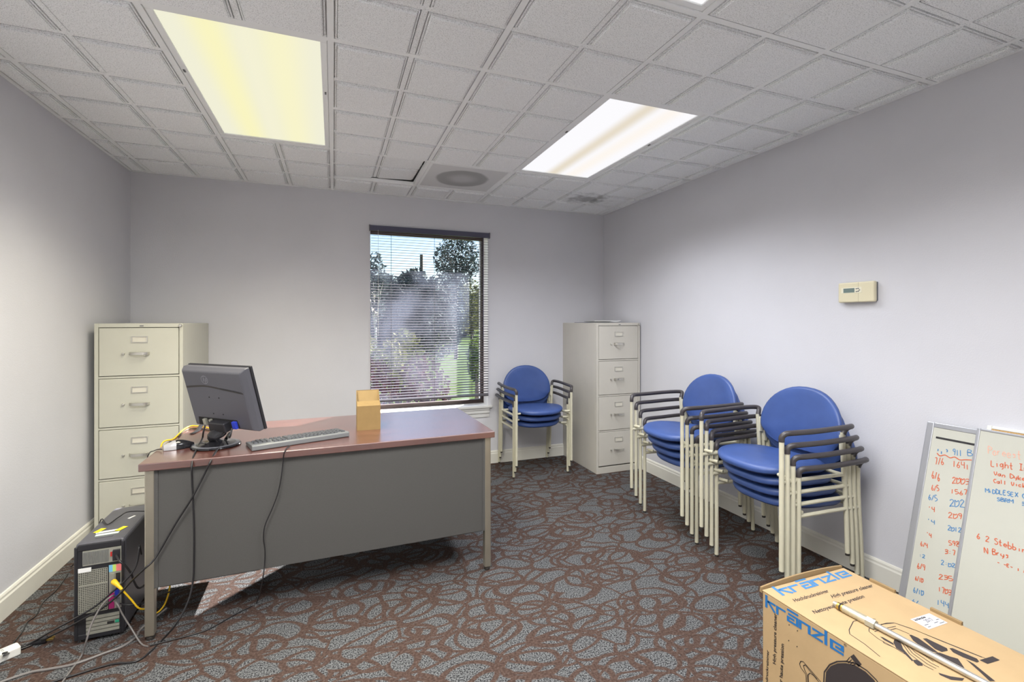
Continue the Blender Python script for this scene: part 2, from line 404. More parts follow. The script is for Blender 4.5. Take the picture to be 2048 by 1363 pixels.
for i in range(len(xs) - 1):
    for j in range(len(ys) - 1):
        col, row = i - 2, j - 4                       # grid column/row index of the cell (A=0)
        if (col, row) in ((0, 1), (0, 2), (3, 1), (3, 2), (2, -2), (2, -1), (0, -2), (0, -1), (2, 3)): continue
        w = xs[i + 1] - xs[i]; h = ys[j + 1] - ys[j]
        fx, fy = i == 0, j == 0
        oxx = (T - w) if fx else 0.0; oyy = (T - h) if fy else 0.0
        key = (round(w, 3), round(h, 3), fx, fy)
        ww = w - (TW + .001 if i < len(xs) - 2 else 0); hh = h - (TW + .001 if j < len(ys) - 2 else 0)
        if key not in tile_cache:
            o = obj('ceiling_tile', tile_bm(ww, hh, oxx, oyy, .024 if i == len(xs) - 2 else 0, .024 if j == len(ys) - 2 else 0), M_TILE, ceil); tile_cache[key] = o
        else:
            o = tile_cache[key].copy(); COL.objects.link(o)
        o.location = (xs[i], ys[j], HC)
        if (col, row) == (1, 3):                      # the loose tile, lifted at its far right corner
            o.rotation_euler = (math.radians(1.5), math.radians(-2.7), 0); o.location.z += .003
        if (col, row) == (4, 3):                      # tile with a dust stain
            o.data = o.data.copy(); o.data.materials[0] = M_TILEST

# ---- ceiling lights
def troffer(col, row, lens, power, color, label, spread=124):
    cx, cy = (col + .5) * T, (row + 1) * T
    t = thing('ceiling_light', label, 'light', (cx, cy, HC), 0, 'recessed fluorescent ceiling lights')
    hx, hy = T / 2 - TW - .001, T - TW - .001
    bm = B(); fr = .026
    for a in ((-hx, hx, -hy, -hy + fr), (-hx, hx, hy - fr, hy), (-hx, -hx + fr, -hy + fr, hy - fr), (hx - fr, hx, -hy + fr, hy - fr)):
        box(bm, *a, .004, .02)
    obj('door_frame', bm, M_TEE, t, bevel=.003)
    lens_o = obj('lens', box(B(), -hx + fr, hx - fr, -hy + fr, hy - fr, .010, .014), lens, t)
    bm = B(); box(bm, -hx, hx, -hy, hy, .1, .11); box(bm, -hx, -hx + .004, -hy, hy, .02, .1); box(bm, hx - .004, hx, -hy, hy, .02, .1)
    obj('housing', bm, M_TEE, t)
    for s in (-1, 1):                                  # latches on the long frame sides
        obj('latch', box(B(), s * (hx - .012) - .004, s * (hx - .012) + .004, -.16, -.14, .0005, .006), M_GREYPL, t)
    ld = bpy.data.lights.new('fluorescent_tubes', 'AREA'); ld.shape = 'RECTANGLE'; ld.size = 2 * (hx - fr); ld.size_y = 2 * (hy - fr)
    ld.energy = power; ld.color = color; ld.spread = math.radians(spread)
    lo = bpy.data.objects.new('fluorescent_tubes', ld); COL.objects.link(lo); lo.parent = t; lo.location = (0, 0, .0035 if spread < 150 else .0095)
    return t
troffer(0, 1, M_LENS1, LAMP_W[0], (1.0, .94, .74), 'yellowish glowing fluorescent ceiling panel above the desk')
troffer(3, 1, M_LENS2, LAMP_W[1], (.93, .95, 1.0), 'white glowing fluorescent ceiling panel with a brownish streak', 131)
troffer(2, -2, M_LENS3, LAMP_W[2], (.96, .97, 1.0), 'white fluorescent ceiling panel just cut off by the top of the picture', 146)

troffer(0, -2, M_LENS3, LAMP_W[3], (1.0, .97, .92), 'added fill panel in the ceiling above the viewer, out of the picture', 168)  # added troffer, out of view, to brighten walls and ceiling

# ---- square air vent with a round dust ring
def ventmat():
    g = NT('vent_plate'); mp = g.n('Mapping'); mp.inputs['Location'].default_value = (0, 0, 0); g.l(g.tc.outputs['Object'], mp.inputs[0])
    ln = g.n('VectorMath', operation='LENGTH'); g.l(mp.outputs[0], ln.inputs[0])
    nz = g.n('TexNoise', i_Scale=9.0, i_Detail=4.0); g.l(g.tc.outputs['Object'], nz.inputs['Vector'])
    d = g.math('ADD', ln.outputs['Value'], g.math('MULTIPLY', g.math('SUBTRACT', nz.outputs['Fac'], .5), .03))
    ins = g.math('SUBTRACT', 1.0, g.step(d, .185, .215)); core = g.math('SUBTRACT', 1.0, g.step(d, .04, .15))
    amt = g.math('MULTIPLY', ins, g.math('SUBTRACT', .8, g.math('MULTIPLY', core, .45)))
    c = g.mix(amt, lin((220, 221, 221)), lin((150, 151, 151))); g.l(c, g.p.inputs['Base Color']); g.p.inputs['Roughness'].default_value = .6
    return g.m
t = thing('air_vent', 'square white ceiling air vent with a round grey dust ring', 'vent', (2.5 * T, 3.5 * T, HC))
q = T / 2 - TW - .001
obj('vent_plate', box(B(), -q + .02, q - .02, -q + .02, q - .02, .001, .006), ventmat(), t)
bm = B()
for a in ((-q, q, -q, -q + .02), (-q, q, q - .02, q), (-q, -q + .02, -q + .02, q - .02), (q - .02, q, -q + .02, q - .02)): box(bm, *a, -.002, .01)
obj('vent_frame', bm, M_TEE, t, bevel=.002)

# ================================================================== WINDOW
win = link('window_1', None); win.location = ((WX0 + WX1) / 2, YB + .1, WZ0)
tag(win, 'tall bronze-framed window with white sill behind the desk', 'window', kind='structure')
wl = Vector(win.location)
def wobj(name, bm, m, par=win, **kw):
    bmesh.ops.translate(bm, verts=bm.verts, vec=-wl if par is win else Vector((0, 0, 0))); return obj(name, bm, m, par, **kw)
FY0, FY1 = YB + .135, YB + .180
wobj('frame_stile', box(B(), WX0, WX0 + .009, FY0, FY1, WZ0 + .02, WZ1), M_BRONZE, bevel=.002)
wobj('frame_stile', box(B(), WX1 - .026, WX1, FY0, FY1, WZ0 + .02, WZ1), M_BRONZE, bevel=.002)
wobj('frame_head', box(B(), WX0 + .009, WX1 - .026, FY0, FY1, WZ1 - .03, WZ1), M_BRONZE, bevel=.002)
wobj('frame_bottom_rail', box(B(), WX0 + .009, WX1 - .026, FY0, FY1, WZ0 + .02, WZ0 + .055), M_BRONZE, bevel=.002)
wobj('glass_pane', box(B(), WX0 + .005, WX1 - .022, FY0 + .018, FY0 + .022, WZ0 + .05, WZ1 - .025), M_GLASS)
wobj('sill_stool', box(B(), WX0 - .032, WX1 + .032, YB - .034, YB, WZ0 - .002, WZ0 + .02), M_TRIM, bevel=.004)
wobj('sill_board', box(B(), WX0, WX1, YB, YB + WTB, WZ0 - .0, WZ0 + .02), M_TRIM)
bm = B()
prof = [(0, 0), (.008, .0), (.008, .03), (.016, .04), (.016, .062), (.022, .07), (.022, .088), (0, .088)]
loft(bm, [[(x, YB - a, WZ0 - .09 + b) for a, b in prof] for x in (WX0 - .008, WX1 + .008)]); wobj('sill_apron', bm, M_TRIM)
wobj('jamb_lining', box(B(), WX1 - .002, WX1 + .0, YB + .001, FY0, WZ0 + .02, WZ1), M_TRIM)
struct('roof_eave', box(B(), -3, 7, YB + WTB + .001, YB + WTB + .63, 2.36, 2.5), M_EAVE, 'brown roof eave outside over the window', 'eave')

# ---- mini blind
bl = thing('window_blind', 'dark bronze mini blind lowered over the window with open slats', 'blind', ((WX0 + WX1) / 2, YB - .014, 2.16))
bx0, bx1 = -(WX1 - WX0) / 2 + .004, (WX1 - WX0) / 2 - .004
obj('headrail', box(B(), bx0 - .012, bx1 + .012, -.016, .013, -.046, .0), M_RAIL, bl, bevel=.004)
for s in (bx0 - .014, bx1 + .008):
    obj('headrail_end_cap', box(B(), s, s + .006, -.017, .013, -.048, .004), M_BLIND, bl)
bm = B(); n = 7
top = []; 
for k in range(n):
    v = -1 + 2 * k / (n - 1); top.append((v * .0125, .0018 * (1 - v * v)))
loft(bm, [[(x, a, b + .0004) for a, b in top] + [(x, a, b) for a, b in top[::-1]] for x in (bx0, bx1)])
sl0 = None; z = -.062; pitch = .0232; nsl = 0
while z > -1.505:
    if sl0 is None: sl0 = obj('slat', bm, M_BLIND, bl, smooth=40); o = sl0
    else: o = sl0.copy(); COL.objects.link(o)
    o.location = (0, 0, z); o.rotation_euler = (math.radians(14), 0, 0); z -= pitch; nsl += 1
obj('bottom_rail', box(B(), bx0, bx1, -.013, .013, z + .002, z + .016), M_BLIND, bl, bevel=.003)
zb = z + .01
for fx in (.16, .52, .85):
    x = bx0 + fx * (bx1 - bx0)
    for yy in (-.0135, .0135):
        obj('ladder_cord', tube(B(), [(x, yy, -.04), (x, yy, zb)], .0010, 5), M_CORDB, bl)
x = bx0 + .055 * (bx1 - bx0)
obj('lift_cord', tube(B(), [(x, -.02, -.04), (x, -.02, -.95)], .0014, 5), M_WHITEPL, bl)
x = bx0 + .945 * (bx1 - bx0)
obj('tilt_wand', tube(B(), [(x, -.021, -.04), (x + .004, -.022, -1.0)], .0035, 6), M_RAIL, bl)

# ================================================================== OUTSIDE
struct('lawn_ground', box(B(), -60, 90, YB + WTB + 1.6, 140, -.35, -.15), M_GRASS, 'sunlit green lawn outside the window', 'lawn')
struct('mulch_bed', box(B(), -6, 12, YB + WTB + .001, YB + WTB + 1.6, -.35, -.13), M_MULCH, 'brown mulch bed outside directly under the window', 'ground')
def foliage(c, rad, n, size, seed, shell=.55):
    rr = random.Random(seed); bm = B()
    for _ in range(n):
        while True:
            v = Vector((rr.uniform(-1, 1), rr.uniform(-1, 1), rr.uniform(-1, 1)))
            if shell < v.length < 1: break
        p = Vector((c[0] + v.x * rad[0], c[1] + v.y * rad[1], c[2] + v.z * rad[2]))
        a = Vector((rr.gauss(0, 1), rr.gauss(0, 1), rr.gauss(0, 1))).normalized(); b = a.orthogonal().normalized(); s = size * rr.uniform(.6, 1.3)
        quad(bm, (p - a * s, p - b * s * .5, p + a * s, p + b * s * .5))
    return bm
def tree(name, label, cat, px, y, ztop, zbot, rx, m, n, size, seed, bark=M_BARK, tr=.05, blobs=1, group=None, shell=.5):
    g = oy(px, 700, y); t = thing(name, label, cat, (g.x, y, -.15), 0, group)
    bm = B(); rr = random.Random(seed)
    for k in range(blobs):
        f = k / max(1, blobs - 1) - .5 if blobs > 1 else 0
        c = (f * rx * 1.3, rr.uniform(-.3, .3) * rx, (ztop + zbot) / 2 + .15 + rr.uniform(-.1, .1) * (ztop - zbot) * (blobs > 1))
        b2 = foliage(c, (rx * (.75 if blobs > 1 else 1), rx, (ztop - zbot) / 2), n // blobs, size, seed + k, shell)
        me = bpy.data.meshes.new('tmp'); b2.to_mesh(me); b2.free(); bm.from_mesh(me); bpy.data.meshes.remove(me)
    obj('foliage', bm, m, t)['kind'] = 'stuff'
    obj('trunk', tube(B(), smoothpath([(0, 0, 0), (tr * .4, 0, (zbot + .15) * .6), (0, 0, (ztop + zbot) / 2 + .15)], 4), [tr * (1 - .6 * i / 8) for i in range(9)], 7), bark, t)
    if zbot > .6:
        for k in range(5):
            a = k * 1.26 + seed; h0 = zbot + .1
            obj('branch', tube(B(), [(0, 0, h0), (math.cos(a) * rx * .35, math.sin(a) * rx * .35, h0 + (ztop - zbot) * .35), (math.cos(a) * rx * .7, math.sin(a) * rx * .7, h0 + (ztop - zbot) * .6)], [tr * .5, tr * .35, tr * .15], 5), bark, t)
    return t
tree('barberry_shrub', 'dark purple-leaved shrub right outside the window', 'shrub', 792, 4.35, .93, -.1, .46, M_LEAFP, 2600, .035, 3, blobs=2, tr=.03, shell=.1)
tree('flowering_shrub', 'pale yellow-green shrub behind the purple one outside', 'shrub', 765, 6.2, 1.12, -.1, .5, M_LEAFY, 1800, .05, 5, blobs=2, tr=.03, shell=.2)
tree('narrow_shrub', 'bright green upright shrub by the window frame, outside right', 'shrub', 952, 6.0, 1.10, .35, .16, M_LEAFG, 700, .035, 8, tr=.05, shell=.1)
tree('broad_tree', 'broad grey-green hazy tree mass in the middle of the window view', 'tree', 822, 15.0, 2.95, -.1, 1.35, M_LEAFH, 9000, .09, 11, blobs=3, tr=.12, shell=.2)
tree('leafy_tree', 'airy leafy tree against the sky, upper right of the window', 'tree', 912, 17.0, 4.75, 2.75, .95, M_LEAFD, 2200, .075, 14, tr=.08, shell=.1)
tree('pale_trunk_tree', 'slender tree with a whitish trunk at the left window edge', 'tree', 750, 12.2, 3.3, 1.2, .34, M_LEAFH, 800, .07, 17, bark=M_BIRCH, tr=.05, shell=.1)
tree('yellowing_tree', 'yellow-green tree low behind the leafy tree outside', 'tree', 942, 22.0, 3.6, .6, .8, M_LEAFY, 1800, .09, 19, tr=.08, shell=.1)
for k, (px, y, zt, rx) in enumerate(((785, 30, 4.6, 2.0), (872, 38, 4.7, 2.3), (945, 46, 4.6, 2.6), (742, 54, 7.2, 2.9), (1000, 62, 6.6, 3.2))):
    lab = ('far dark tree behind the broad hazy tree, left part of the view', 'far dark tree behind the broad hazy tree, right part of the view', 'far dark tree beyond the lawn near the right window edge',
           'far dark tree beyond the lawn at the left window edge', 'far dark tree beyond the lawn past the right window edge')[k]
    tree('distant_tree', lab, 'tree', px, y, zt, -.1, rx, M_LEAFD, 3000, .28, 30 + k, blobs=2, tr=.15, group='distant trees beyond the lawn', shell=.2)
pp = oy(843, 560, 45)
tag(obj('utility_pole', tube(B(), [(pp.x, 45, -.15), (pp.x, 45, 7.9)], .16, 8), M_BARK, at=(pp.x, 45, -.15)), 'dark utility pole rising above the trees outside', 'pole')

# ================================================================== DESK
DZ = 0.745
DROT = math.radians(1.15)
DK = thing('office_desk', 'charcoal metal office desk with a reddish wood-grain top', 'desk', (0.659, 1.405, 0), DROT)
W2, D2 = .781, .376
obj('desktop', box(B(), -W2, W2, -D2, D2, DZ - .032, DZ), M_WOOD, DK, bevel=.003)
obj('modesty_panel', box(B(), -W2 + .056, W2 - .056, -D2 + .022, -D2 + .04, .215, DZ - .032), M_PANEL, DK, bevel=.002)
for sx in (-1, 1):
    obj('panel_flange', box(B(), sx * (W2 - .056) - .008, sx * (W2 - .056) + .008, -D2 + .018, -D2 + .04, .215, DZ - .032), M_PANEL, DK, bevel=.002)
    for sy in (-1, 1):
        xo = sx * (W2 - .034); yo = sy * (D2 - .034)
        lg = obj('leg', box(B(), xo - .017, xo + .017, yo - .018, yo + .018, .018, DZ - .032), M_LEG, DK, bevel=.004)
        obj('glide', lathe(B(), [(.012, 0), (.016, .003), (.016, .012), (.008, .018)], 12, (xo, yo, 0)), M_FOOT, lg)
    x0, x1 = sx * (W2 - .06), sx * (W2 - .06 - .38)
    ped = obj('pedestal', box(B(), min(x0, x1), max(x0, x1), -D2 + .05, D2 - .03, .20, DZ - .033), M_PANEL, DK, bevel=.002)
    for z0, z1 in ((.21, .46), (.47, .585), (.595, .705)):
        dr = obj('drawer', box(B(), min(x0, x1) + .008, max(x0, x1) - .008, D2 - .03, D2 - .015, z0, z1), M_PANEL, ped, bevel=.002)
obj('centre_drawer', box(B(), -.30, .30, -.1, D2 - .02, DZ - .10, DZ - .034), M_PANEL, DK, bevel=.002)

# ================================================================== FILING CABINETS
def cabinet(loc, m, label, badge=True, rz=0.0):
    t = thing('filing_cabinet', label, 'filing cabinet', loc, rz, 'four-drawer filing cabinets')
    hw, hd, H = .2265, .330, 1.322
    bm = B(); box(bm, -hw, hw, -hd + .02, hd, .0, H)
    obj('body', bm, m, t, bevel=.004)
    fr = B(); y0, y1 = -hd, -hd + .02
    box(fr, -hw, -hw + .020, y0, y1, 0, H); box(fr, hw - .020, hw, y0, y1, 0, H)
    box(fr, -hw + .02, hw - .02, y0, y1, H - .024, H); box(fr, -hw + .02, hw - .02, y0, y1, 0, .055)
    zs = [(.985 - .3125 * 0, 1.295), (.673, .982), (.361, .670), (.058, .358)]
    zs = [(1.000, 1.295), (.688, .984), (.376, .672), (.064, .360)]
    for z in (.992, .680, .368): box(fr, -hw + .02, hw - .02, y0 + .002, y1, z - .006, z + .006)
    obj('front_frame', fr, m, t, bevel=.0015)
    bk = B(); box(bk, -hw + .02, hw - .02, -hd + .0175, -hd + .0195, .055, H - .024)
    obj('gap_shade_sheet', bk, M_GAP, t)  # dark sheet behind the drawers paints the shade in their gaps
    for z0, z1 in zs:
        zz0, zz1 = z0 + .002, z1 - .001
        d = obj('drawer', box(B(), -hw + .0235, hw - .0235, -hd - .001, -hd + .016, zz0, zz1), m, t, bevel=.002)
        h = zz1 - zz0
        # label holder: raised metal frame with card
        cz = zz1 - h * .24; lw, lh = .042, .020
        bm = B(); y = -hd - .001
        for a in ((-lw, lw, lh - .005, lh), (-lw, lw, -lh, -lh + .005), (-lw, -lw + .006, -lh + .005, lh - .005), (lw - .006, lw, -lh + .005, lh - .005)):
            box(bm, a[0], a[1], y - .004, y, cz + a[2], cz + a[3])
        obj('label_holder', bm, M_NICKEL, d)
        obj('label_card', box(B(), -lw + .006, lw - .006, y - .0012, y, cz - lh + .005, cz + lh - .005), M_CARD, d)
        # bow handle
        hz = zz1 - h * .54
        bm = B(); prof = [(0, .0085), (.006, .010), (.010, .004), (.008, -.008), (.003, -.012)]
        pts = []
        for k in range(9):
            f = k / 8 * 2 - 1; pts.append((f * .052, y - .028 * (1 - abs(f) ** 5)))
        loft(bm, [[(px_, py_ - .0, hz + .010), (px_, py_ - .004, hz + .008), (px_, py_ - .004, hz - .008), (px_, py_, hz - .010)] for px_, py_ in pts])
        obj('handle', bm, M_NICKEL, d, smooth=35)
        bm = B(); box(bm, -.088, -.074, y - .012, y, hz - .006, hz + .007)
        obj('thumb_latch', bm, M_NICKEL, d, bevel=.003)
    lk = B(); prof = [(.0105, 0), (.0105, .006), (.008, .010), (.003, .011)]
    seg = 14
    loft(lk, [[(hw - .014 + r * math.cos(6.2832 * k / seg), -hd - a, H - .014 + r * math.sin(6.2832 * k / seg)) for k in range(seg)] for r, a in prof])
    obj('lock', lk, M_NICKEL, t, smooth=40)
    obj('badge', box(B(), .0, .020, -hd - .0012, -hd, H - .018, H - .012), M_GREYPL, t)
    return t
CL = cabinet((-.485, 2.535, 0), M_CREAM, 'cream four-drawer filing cabinet in the corner behind the monitor')
CR = cabinet((3.012, 2.563, 0), M_PUTTY, 'putty-grey four-drawer filing cabinet with papers on top')
def sheet(name, label, cat, loc, w, h, rz, curl, m, th=.0006):
    bm = B(); n = 8
    loft(bm, [[(x * w - w / 2, -h / 2, zz), (x * w - w / 2, h / 2, zz), (x * w - w / 2, h / 2, zz + th), (x * w - w / 2, -h / 2, zz + th)] for x, zz in [(k / n, curl * (2 * k / n - 1) ** 2 * (1 if k > n / 2 else .5)) for k in range(n + 1)]])
    o = obj(name, bm, m); o.location = loc; o.rotation_euler = (0, 0, rz); return tag(o, label, cat)
CT = 1.3225
sheet('paper_sheet', 'curled white paper sheet on top of the putty-grey cabinet', 'paper', (3.02, 2.52, CT + .006), .22, .28, .5, .016, M_PAPER)
sheet('paper_sheet', 'white paper lying flat under the curled sheet on the cabinet', 'paper', (2.96, 2.50, CT + .0035), .21, .28, -.25, .0, M_PAPER)
bm = box(B(), -.10, .10, -.13, .13, 0, .003); o = obj('booklet', bm, mat('booklet_dark', (70, 66, 92), .6), bevel=.001); o.location = (2.93, 2.56, CT); o.rotation_euler = (0, 0, .3)
tag(o, 'thin dark purple booklet beneath the papers on the cabinet', 'booklet')

# ================================================================== STACKING CHAIRS
def make_chair():
    t = thing('stacking_chair', 'x', 'chair')
    # seat: lofted cushion with convex front and waterfall edge
    N = 40
    def outline(s, dz, dr=0.0):
        pts = []
        for k in range(N):
            a = 2 * math.pi * k / N; ca, sa = math.cos(a), math.sin(a)
            ex = 2 / (2.5 if sa > 0 else 3.0)
            x = (.236 + dr) * s * math.copysign(abs(ca) ** ex, ca)
            y = (.228 + dr) * s * math.copysign(abs(sa) ** (2 / (2.9 if sa > 0 else 2.2)), sa) - .002
            if sa > 0: x *= 1 - .05 * sa
            z = .462 + dz - .9 * max(0, -y - .10) ** 2 - .02 * max(0, y - .0) / .22
            pts.append((x, y, z))
        return pts
    bm = B()
    loft(bm, [outline(.90, -.030), outline(.985, -.026), outline(1.0, -.016), outline(.995, -.006), outline(.965, .001), outline(.90, .004), outline(.7, .001), outline(.4, -.004), outline(.1, -.006)])
    obj('seat', bm, M_BLUE, t, smooth=60)
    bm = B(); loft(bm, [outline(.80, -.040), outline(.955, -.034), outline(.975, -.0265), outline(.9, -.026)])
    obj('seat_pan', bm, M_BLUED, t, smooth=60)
    # backrest: domed D shape, concave, reclined, with a pinched lower band
    def bout(s):
        pts = []
        for k in range(N):
            a = 2 * math.pi * k / N; ca, sa = math.cos(a), math.sin(a)
            if sa >= 0: x = .236 * math.copysign(abs(ca) ** .92, ca); z = .585 + .218 * abs(sa) ** .95
            else: x = .236 * math.copysign(abs(ca) ** .62, ca) * (1 - .13 * abs(sa) ** 1.5); z = .585 - .118 * abs(sa) ** .9
            pts.append((x * s, .62 + (z - .62) * s))
        return pts
    def by(x, z): return .178 + .030 * (1 - (x / .236) ** 2) + .16 * (z - .47)
    def pinch(z): return .010 * max(0.0, min(1.0, (.545 - z) / .03))
    rings = []
    for s, off in ((.12, -.004), (.45, -.003), (.75, -.004), (.93, -.006), (.985, 0.0), (1.0, .010), (.99, .020), (.94, .026), (.6, .028), (.12, .028)):
        rings.append([(x, by(x, z) + off + (pinch(z) if off < .01 else 0), z) for x, z in bout(s)])
    bm = B(); loft(bm, rings); obj('backrest', bm, M_BLUE, t, smooth=60)
    for sx in (-1, 1):
        f = obj('leg', tube(B(), [(sx * .252, -.222, .012), (sx * .252, -.222, .615)], .0112, 10), M_POST, t, smooth=40)
        obj('foot_cap', tube(B(), [(sx * .252, -.222, 0), (sx * .252, -.222, .013)], .0100, 10), M_FOOT, f, smooth=40)
        p = smoothpath([(sx * .243, .236, .012), (sx * .244, .226, .2), (sx * .246, .205, .42), (sx * .248, .194, .615)], 4)
        r = obj('leg', tube(B(), p, .0112, 10), M_POST, t, smooth=40)
        obj('foot_cap', tube(B(), [(sx * .243, .2365, 0), (sx * .243, .236, .013)], .0100, 10), M_FOOT, r, smooth=40)
        arm = smoothpath([(sx * .252, -.222, .606), (sx * .253, -.221, .628), (sx * .262, -.206, .644), (sx * .276, -.17, .648), (sx * .286, -.05, .648), (sx * .290, .08, .650), (sx * .284, .19, .650), (sx * .268, .222, .646), (sx * .253, .208, .630), (sx * .248, .195, .606)], 5)
        obj('armrest', tube(B(), arm, .0128, 10), M_ARM, t, smooth=50)
        rail = [(sx * .246, -.222, .418), (sx * .243, .0, .412), (sx * .244, .202, .405)]
        obj('side_rail', tube(B(), rail, .0095, 8), M_POST, t, smooth=40)
        obj('seat_lug', tube(B(), [(sx * .252, -.200, .438), (sx * .205, -.185, .438)], .0085, 8), M_POST, t, smooth=40)
        obj('back_bracket', box(B(), sx * .238 - .008, sx * .238 + .008, .192, .216, .515, .60), M_POST, t, bevel=.003)
    obj('cross_rail', tube(B(), [(-.244, .2, .404), (.244, .2, .404)], .0095, 8), M_POST, t, smooth=40)
    return t
chair0 = make_chair(); first = [True]
def place_chair(x, y, z, rz, label, group):
    c = chair0 if first[0] else copy_tree(chair0); first[0] = False
    c.location = (x, y, z); c.rotation_euler = (0, 0, rz); c['label'] = label; c['group'] = group
ORD4 = ('bottom', 'second from the bottom', 'second from the top', 'topmost'); ORD3 = ('bottom', 'middle', 'topmost')
DZC, DFC = .058, .036
def stack(x, y, rz, names, where, group):
    fx, fy = math.sin(rz), -math.cos(rz)               # chair faces local -Y
    for k, nm in enumerate(names):
        place_chair(x + fx * DFC * k, y + fy * DFC * k, DZC * k, rz, 'blue stacking armchair, %s of the stack %s' % (nm, where), group)
stack(2.335, 2.605, math.radians(-2.5), ORD3, 'of three beside the window', 'stack of three chairs by the window wall')
stack(2.897, 1.152, math.radians(-90), ORD4, 'of four nearest the filing cabinet', 'stack of four chairs nearer the cabinet')
stack(2.897, .492, math.radians(-90), ORD4, 'of four nearest the whiteboards', 'stack of four chairs nearer the whiteboards')

# ================================================================== MONITOR
PSI, TLT = math.radians(42.5), math.radians(15.2)
MC = Vector((.125, 1.215, .965))
MON = thing('monitor', 'black flat monitor seen from behind on the desk corner', 'monitor', (.118, 1.245, DZ), 0)
n_ = Vector((-math.sin(PSI), -math.cos(PSI), 0)); r_ = Vector((math.cos(PSI), -math.sin(PSI), 0)); u_ = Vector((0, 0, 1)) * math.cos(TLT) + n_ * math.sin(TLT)
nn = r_.cross(u_); nn = nn if nn.dot(n_) > 0 else -nn
ml = Vector(MON.location)
def mp(a, b, c): return MC - ml + r_ * a + u_ * b + nn * c          # right, up, out of the back
MW, MH = .19, .137
bm = B()
loft(bm, [[mp(s * (MW + e), t_ * (MH + e), c) for s, t_ in ((-1, -1), (1, -1), (1, 1), (-1, 1))] for e, c in ((.016, -.048), (.017, -.044), (.017, -.024), (.006, -.006), (0, 0))])
hs = obj('back_shell', bm, M_CASE, MON, bevel=.004)
bm = B(); loft(bm, [[mp(s * (MW + e), t_ * (MH + e), c) for s, t_ in ((-1, -1), (1, -1), (1, 1), (-1, 1))] for e, c in ((.019, -.062), (.0195, -.060), (.0195, -.050), (.016, -.0485))])
bz = obj('bezel', bm, M_BLACK, MON, bevel=.003)
bm = B(); quad(bm, [mp(s * (MW - .002), t_ * (MH - .002), -.0625) for s, t_ in ((-1, -1), (1, -1), (1, 1), (-1, 1))]); obj('screen', bm, M_SCREEN, MON)
# wavy vent slot
bm = B(); rows = []
for k in range(25):
    f = k / 24; a = -MW + .004 + f * (2 * MW - .006); b = .052 + .014 * math.sin(min(1, f * 1.6) * math.pi * .62) - .040 * max(0, f - .35); w = .010 - .004 * f
    rows.append((a, b, w))
loft(bm, [[mp(a, b + w, .0006), mp(a, b, -.003), mp(a, b, .0004), mp(a, b + w, .0012)] for a, b, w in rows]); obj('vent_slot', bm, mat('slot_dark', (58, 54, 52), .6), hs)
bm = B()
for k in range(14):
    f = .62 + k * .0265; a = -MW + f * 2 * MW; b = .056 + .012 - .040 * (f - .35)
    loft(bm, [[mp(a - .003, b, c), mp(a + .003, b, c), mp(a + .003, b + .006, c), mp(a - .003, b + .006, c)] for c in (.0005, .002)])
obj('vent_grille', bm, M_BLACK, hs)
for a, b in ((-.045, .012), (.02, .012), (-.045, -.072), (.02, -.072)):
    bm = B(); loft(bm, [[mp(a + .0035 * math.cos(k * .785), b + .0035 * math.sin(k * .785), c) for k in range(8)] for c in (-.001, .0008)]); obj('mount_hole', bm, M_GAP, hs)
# embossed round emblem with two slanted letter strokes
def ribbon(bm, pts, w, f0, h=.0004, closed=False, mi=0):
    """flat ribbon of width w along 2-D points; f0(u, v, out) gives 3-D"""
    P = [Vector((p[0], p[1])) for p in pts]; n = len(P)
    L, Rr = [], []
    for i, p in enumerate(P):
        a = P[(i - 1) % n] if (closed or i > 0) else p; b = P[(i + 1) % n] if (closed or i < n - 1) else p
        d1 = (p - a).normalized() if (p - a).length > 1e-9 else None; d2 = (b - p).normalized() if (b - p).length > 1e-9 else None
        if d1 is None: d1 = d2
        if d2 is None: d2 = d1
        nrm = Vector((-(d1 + d2).y, (d1 + d2).x))
        if nrm.length < 1e-6: nrm = Vector((-d1.y, d1.x))
        nrm.normalize(); k = 1 / max(.45, nrm.dot(Vector((-d1.y, d1.x)))); e = Vector((0, 0))
        if not closed and i == 0: e = -d2 * 0
        L.append(p + nrm * (w / 2 * k)); Rr.append(p - nrm * (w / 2 * k))
    vl = [bm.verts.new(f0(q.x, q.y, h)) for q in L]; vr = [bm.verts.new(f0(q.x, q.y, h)) for q in Rr]
    m = n if closed else n - 1
    for i in range(m):
        j = (i + 1) % n; bm.faces.new((vl[i], vl[j], vr[j], vr[i])).material_index = mi
EMB = mat('emblem_emboss', (126, 126, 134), .35)
bm = B(); ex, ey = -.045, .100
ribbon(bm, [(ex + .0215 * math.cos(k * .2618), ey + .019 * math.sin(k * .2618)) for k in range(24)], .003, lambda a, b, h: mp(a, b, h), .0008, True)
for pts in ([(-.010, -.009), (-.002, .019)], [(-.0065, .004), (-.001, .006), (0, .003), (-.003, -.009)], [(.002, -.019), (.010, .007)], [(.010, .007), (.015, .006), (.014, -.005), (.0065, -.006)]):
    ribbon(bm, [(ex + a, ey + b) for a, b in pts], .003, lambda a, b, h: mp(a, b, h), .0009)
obj('emblem', bm, EMB, hs)
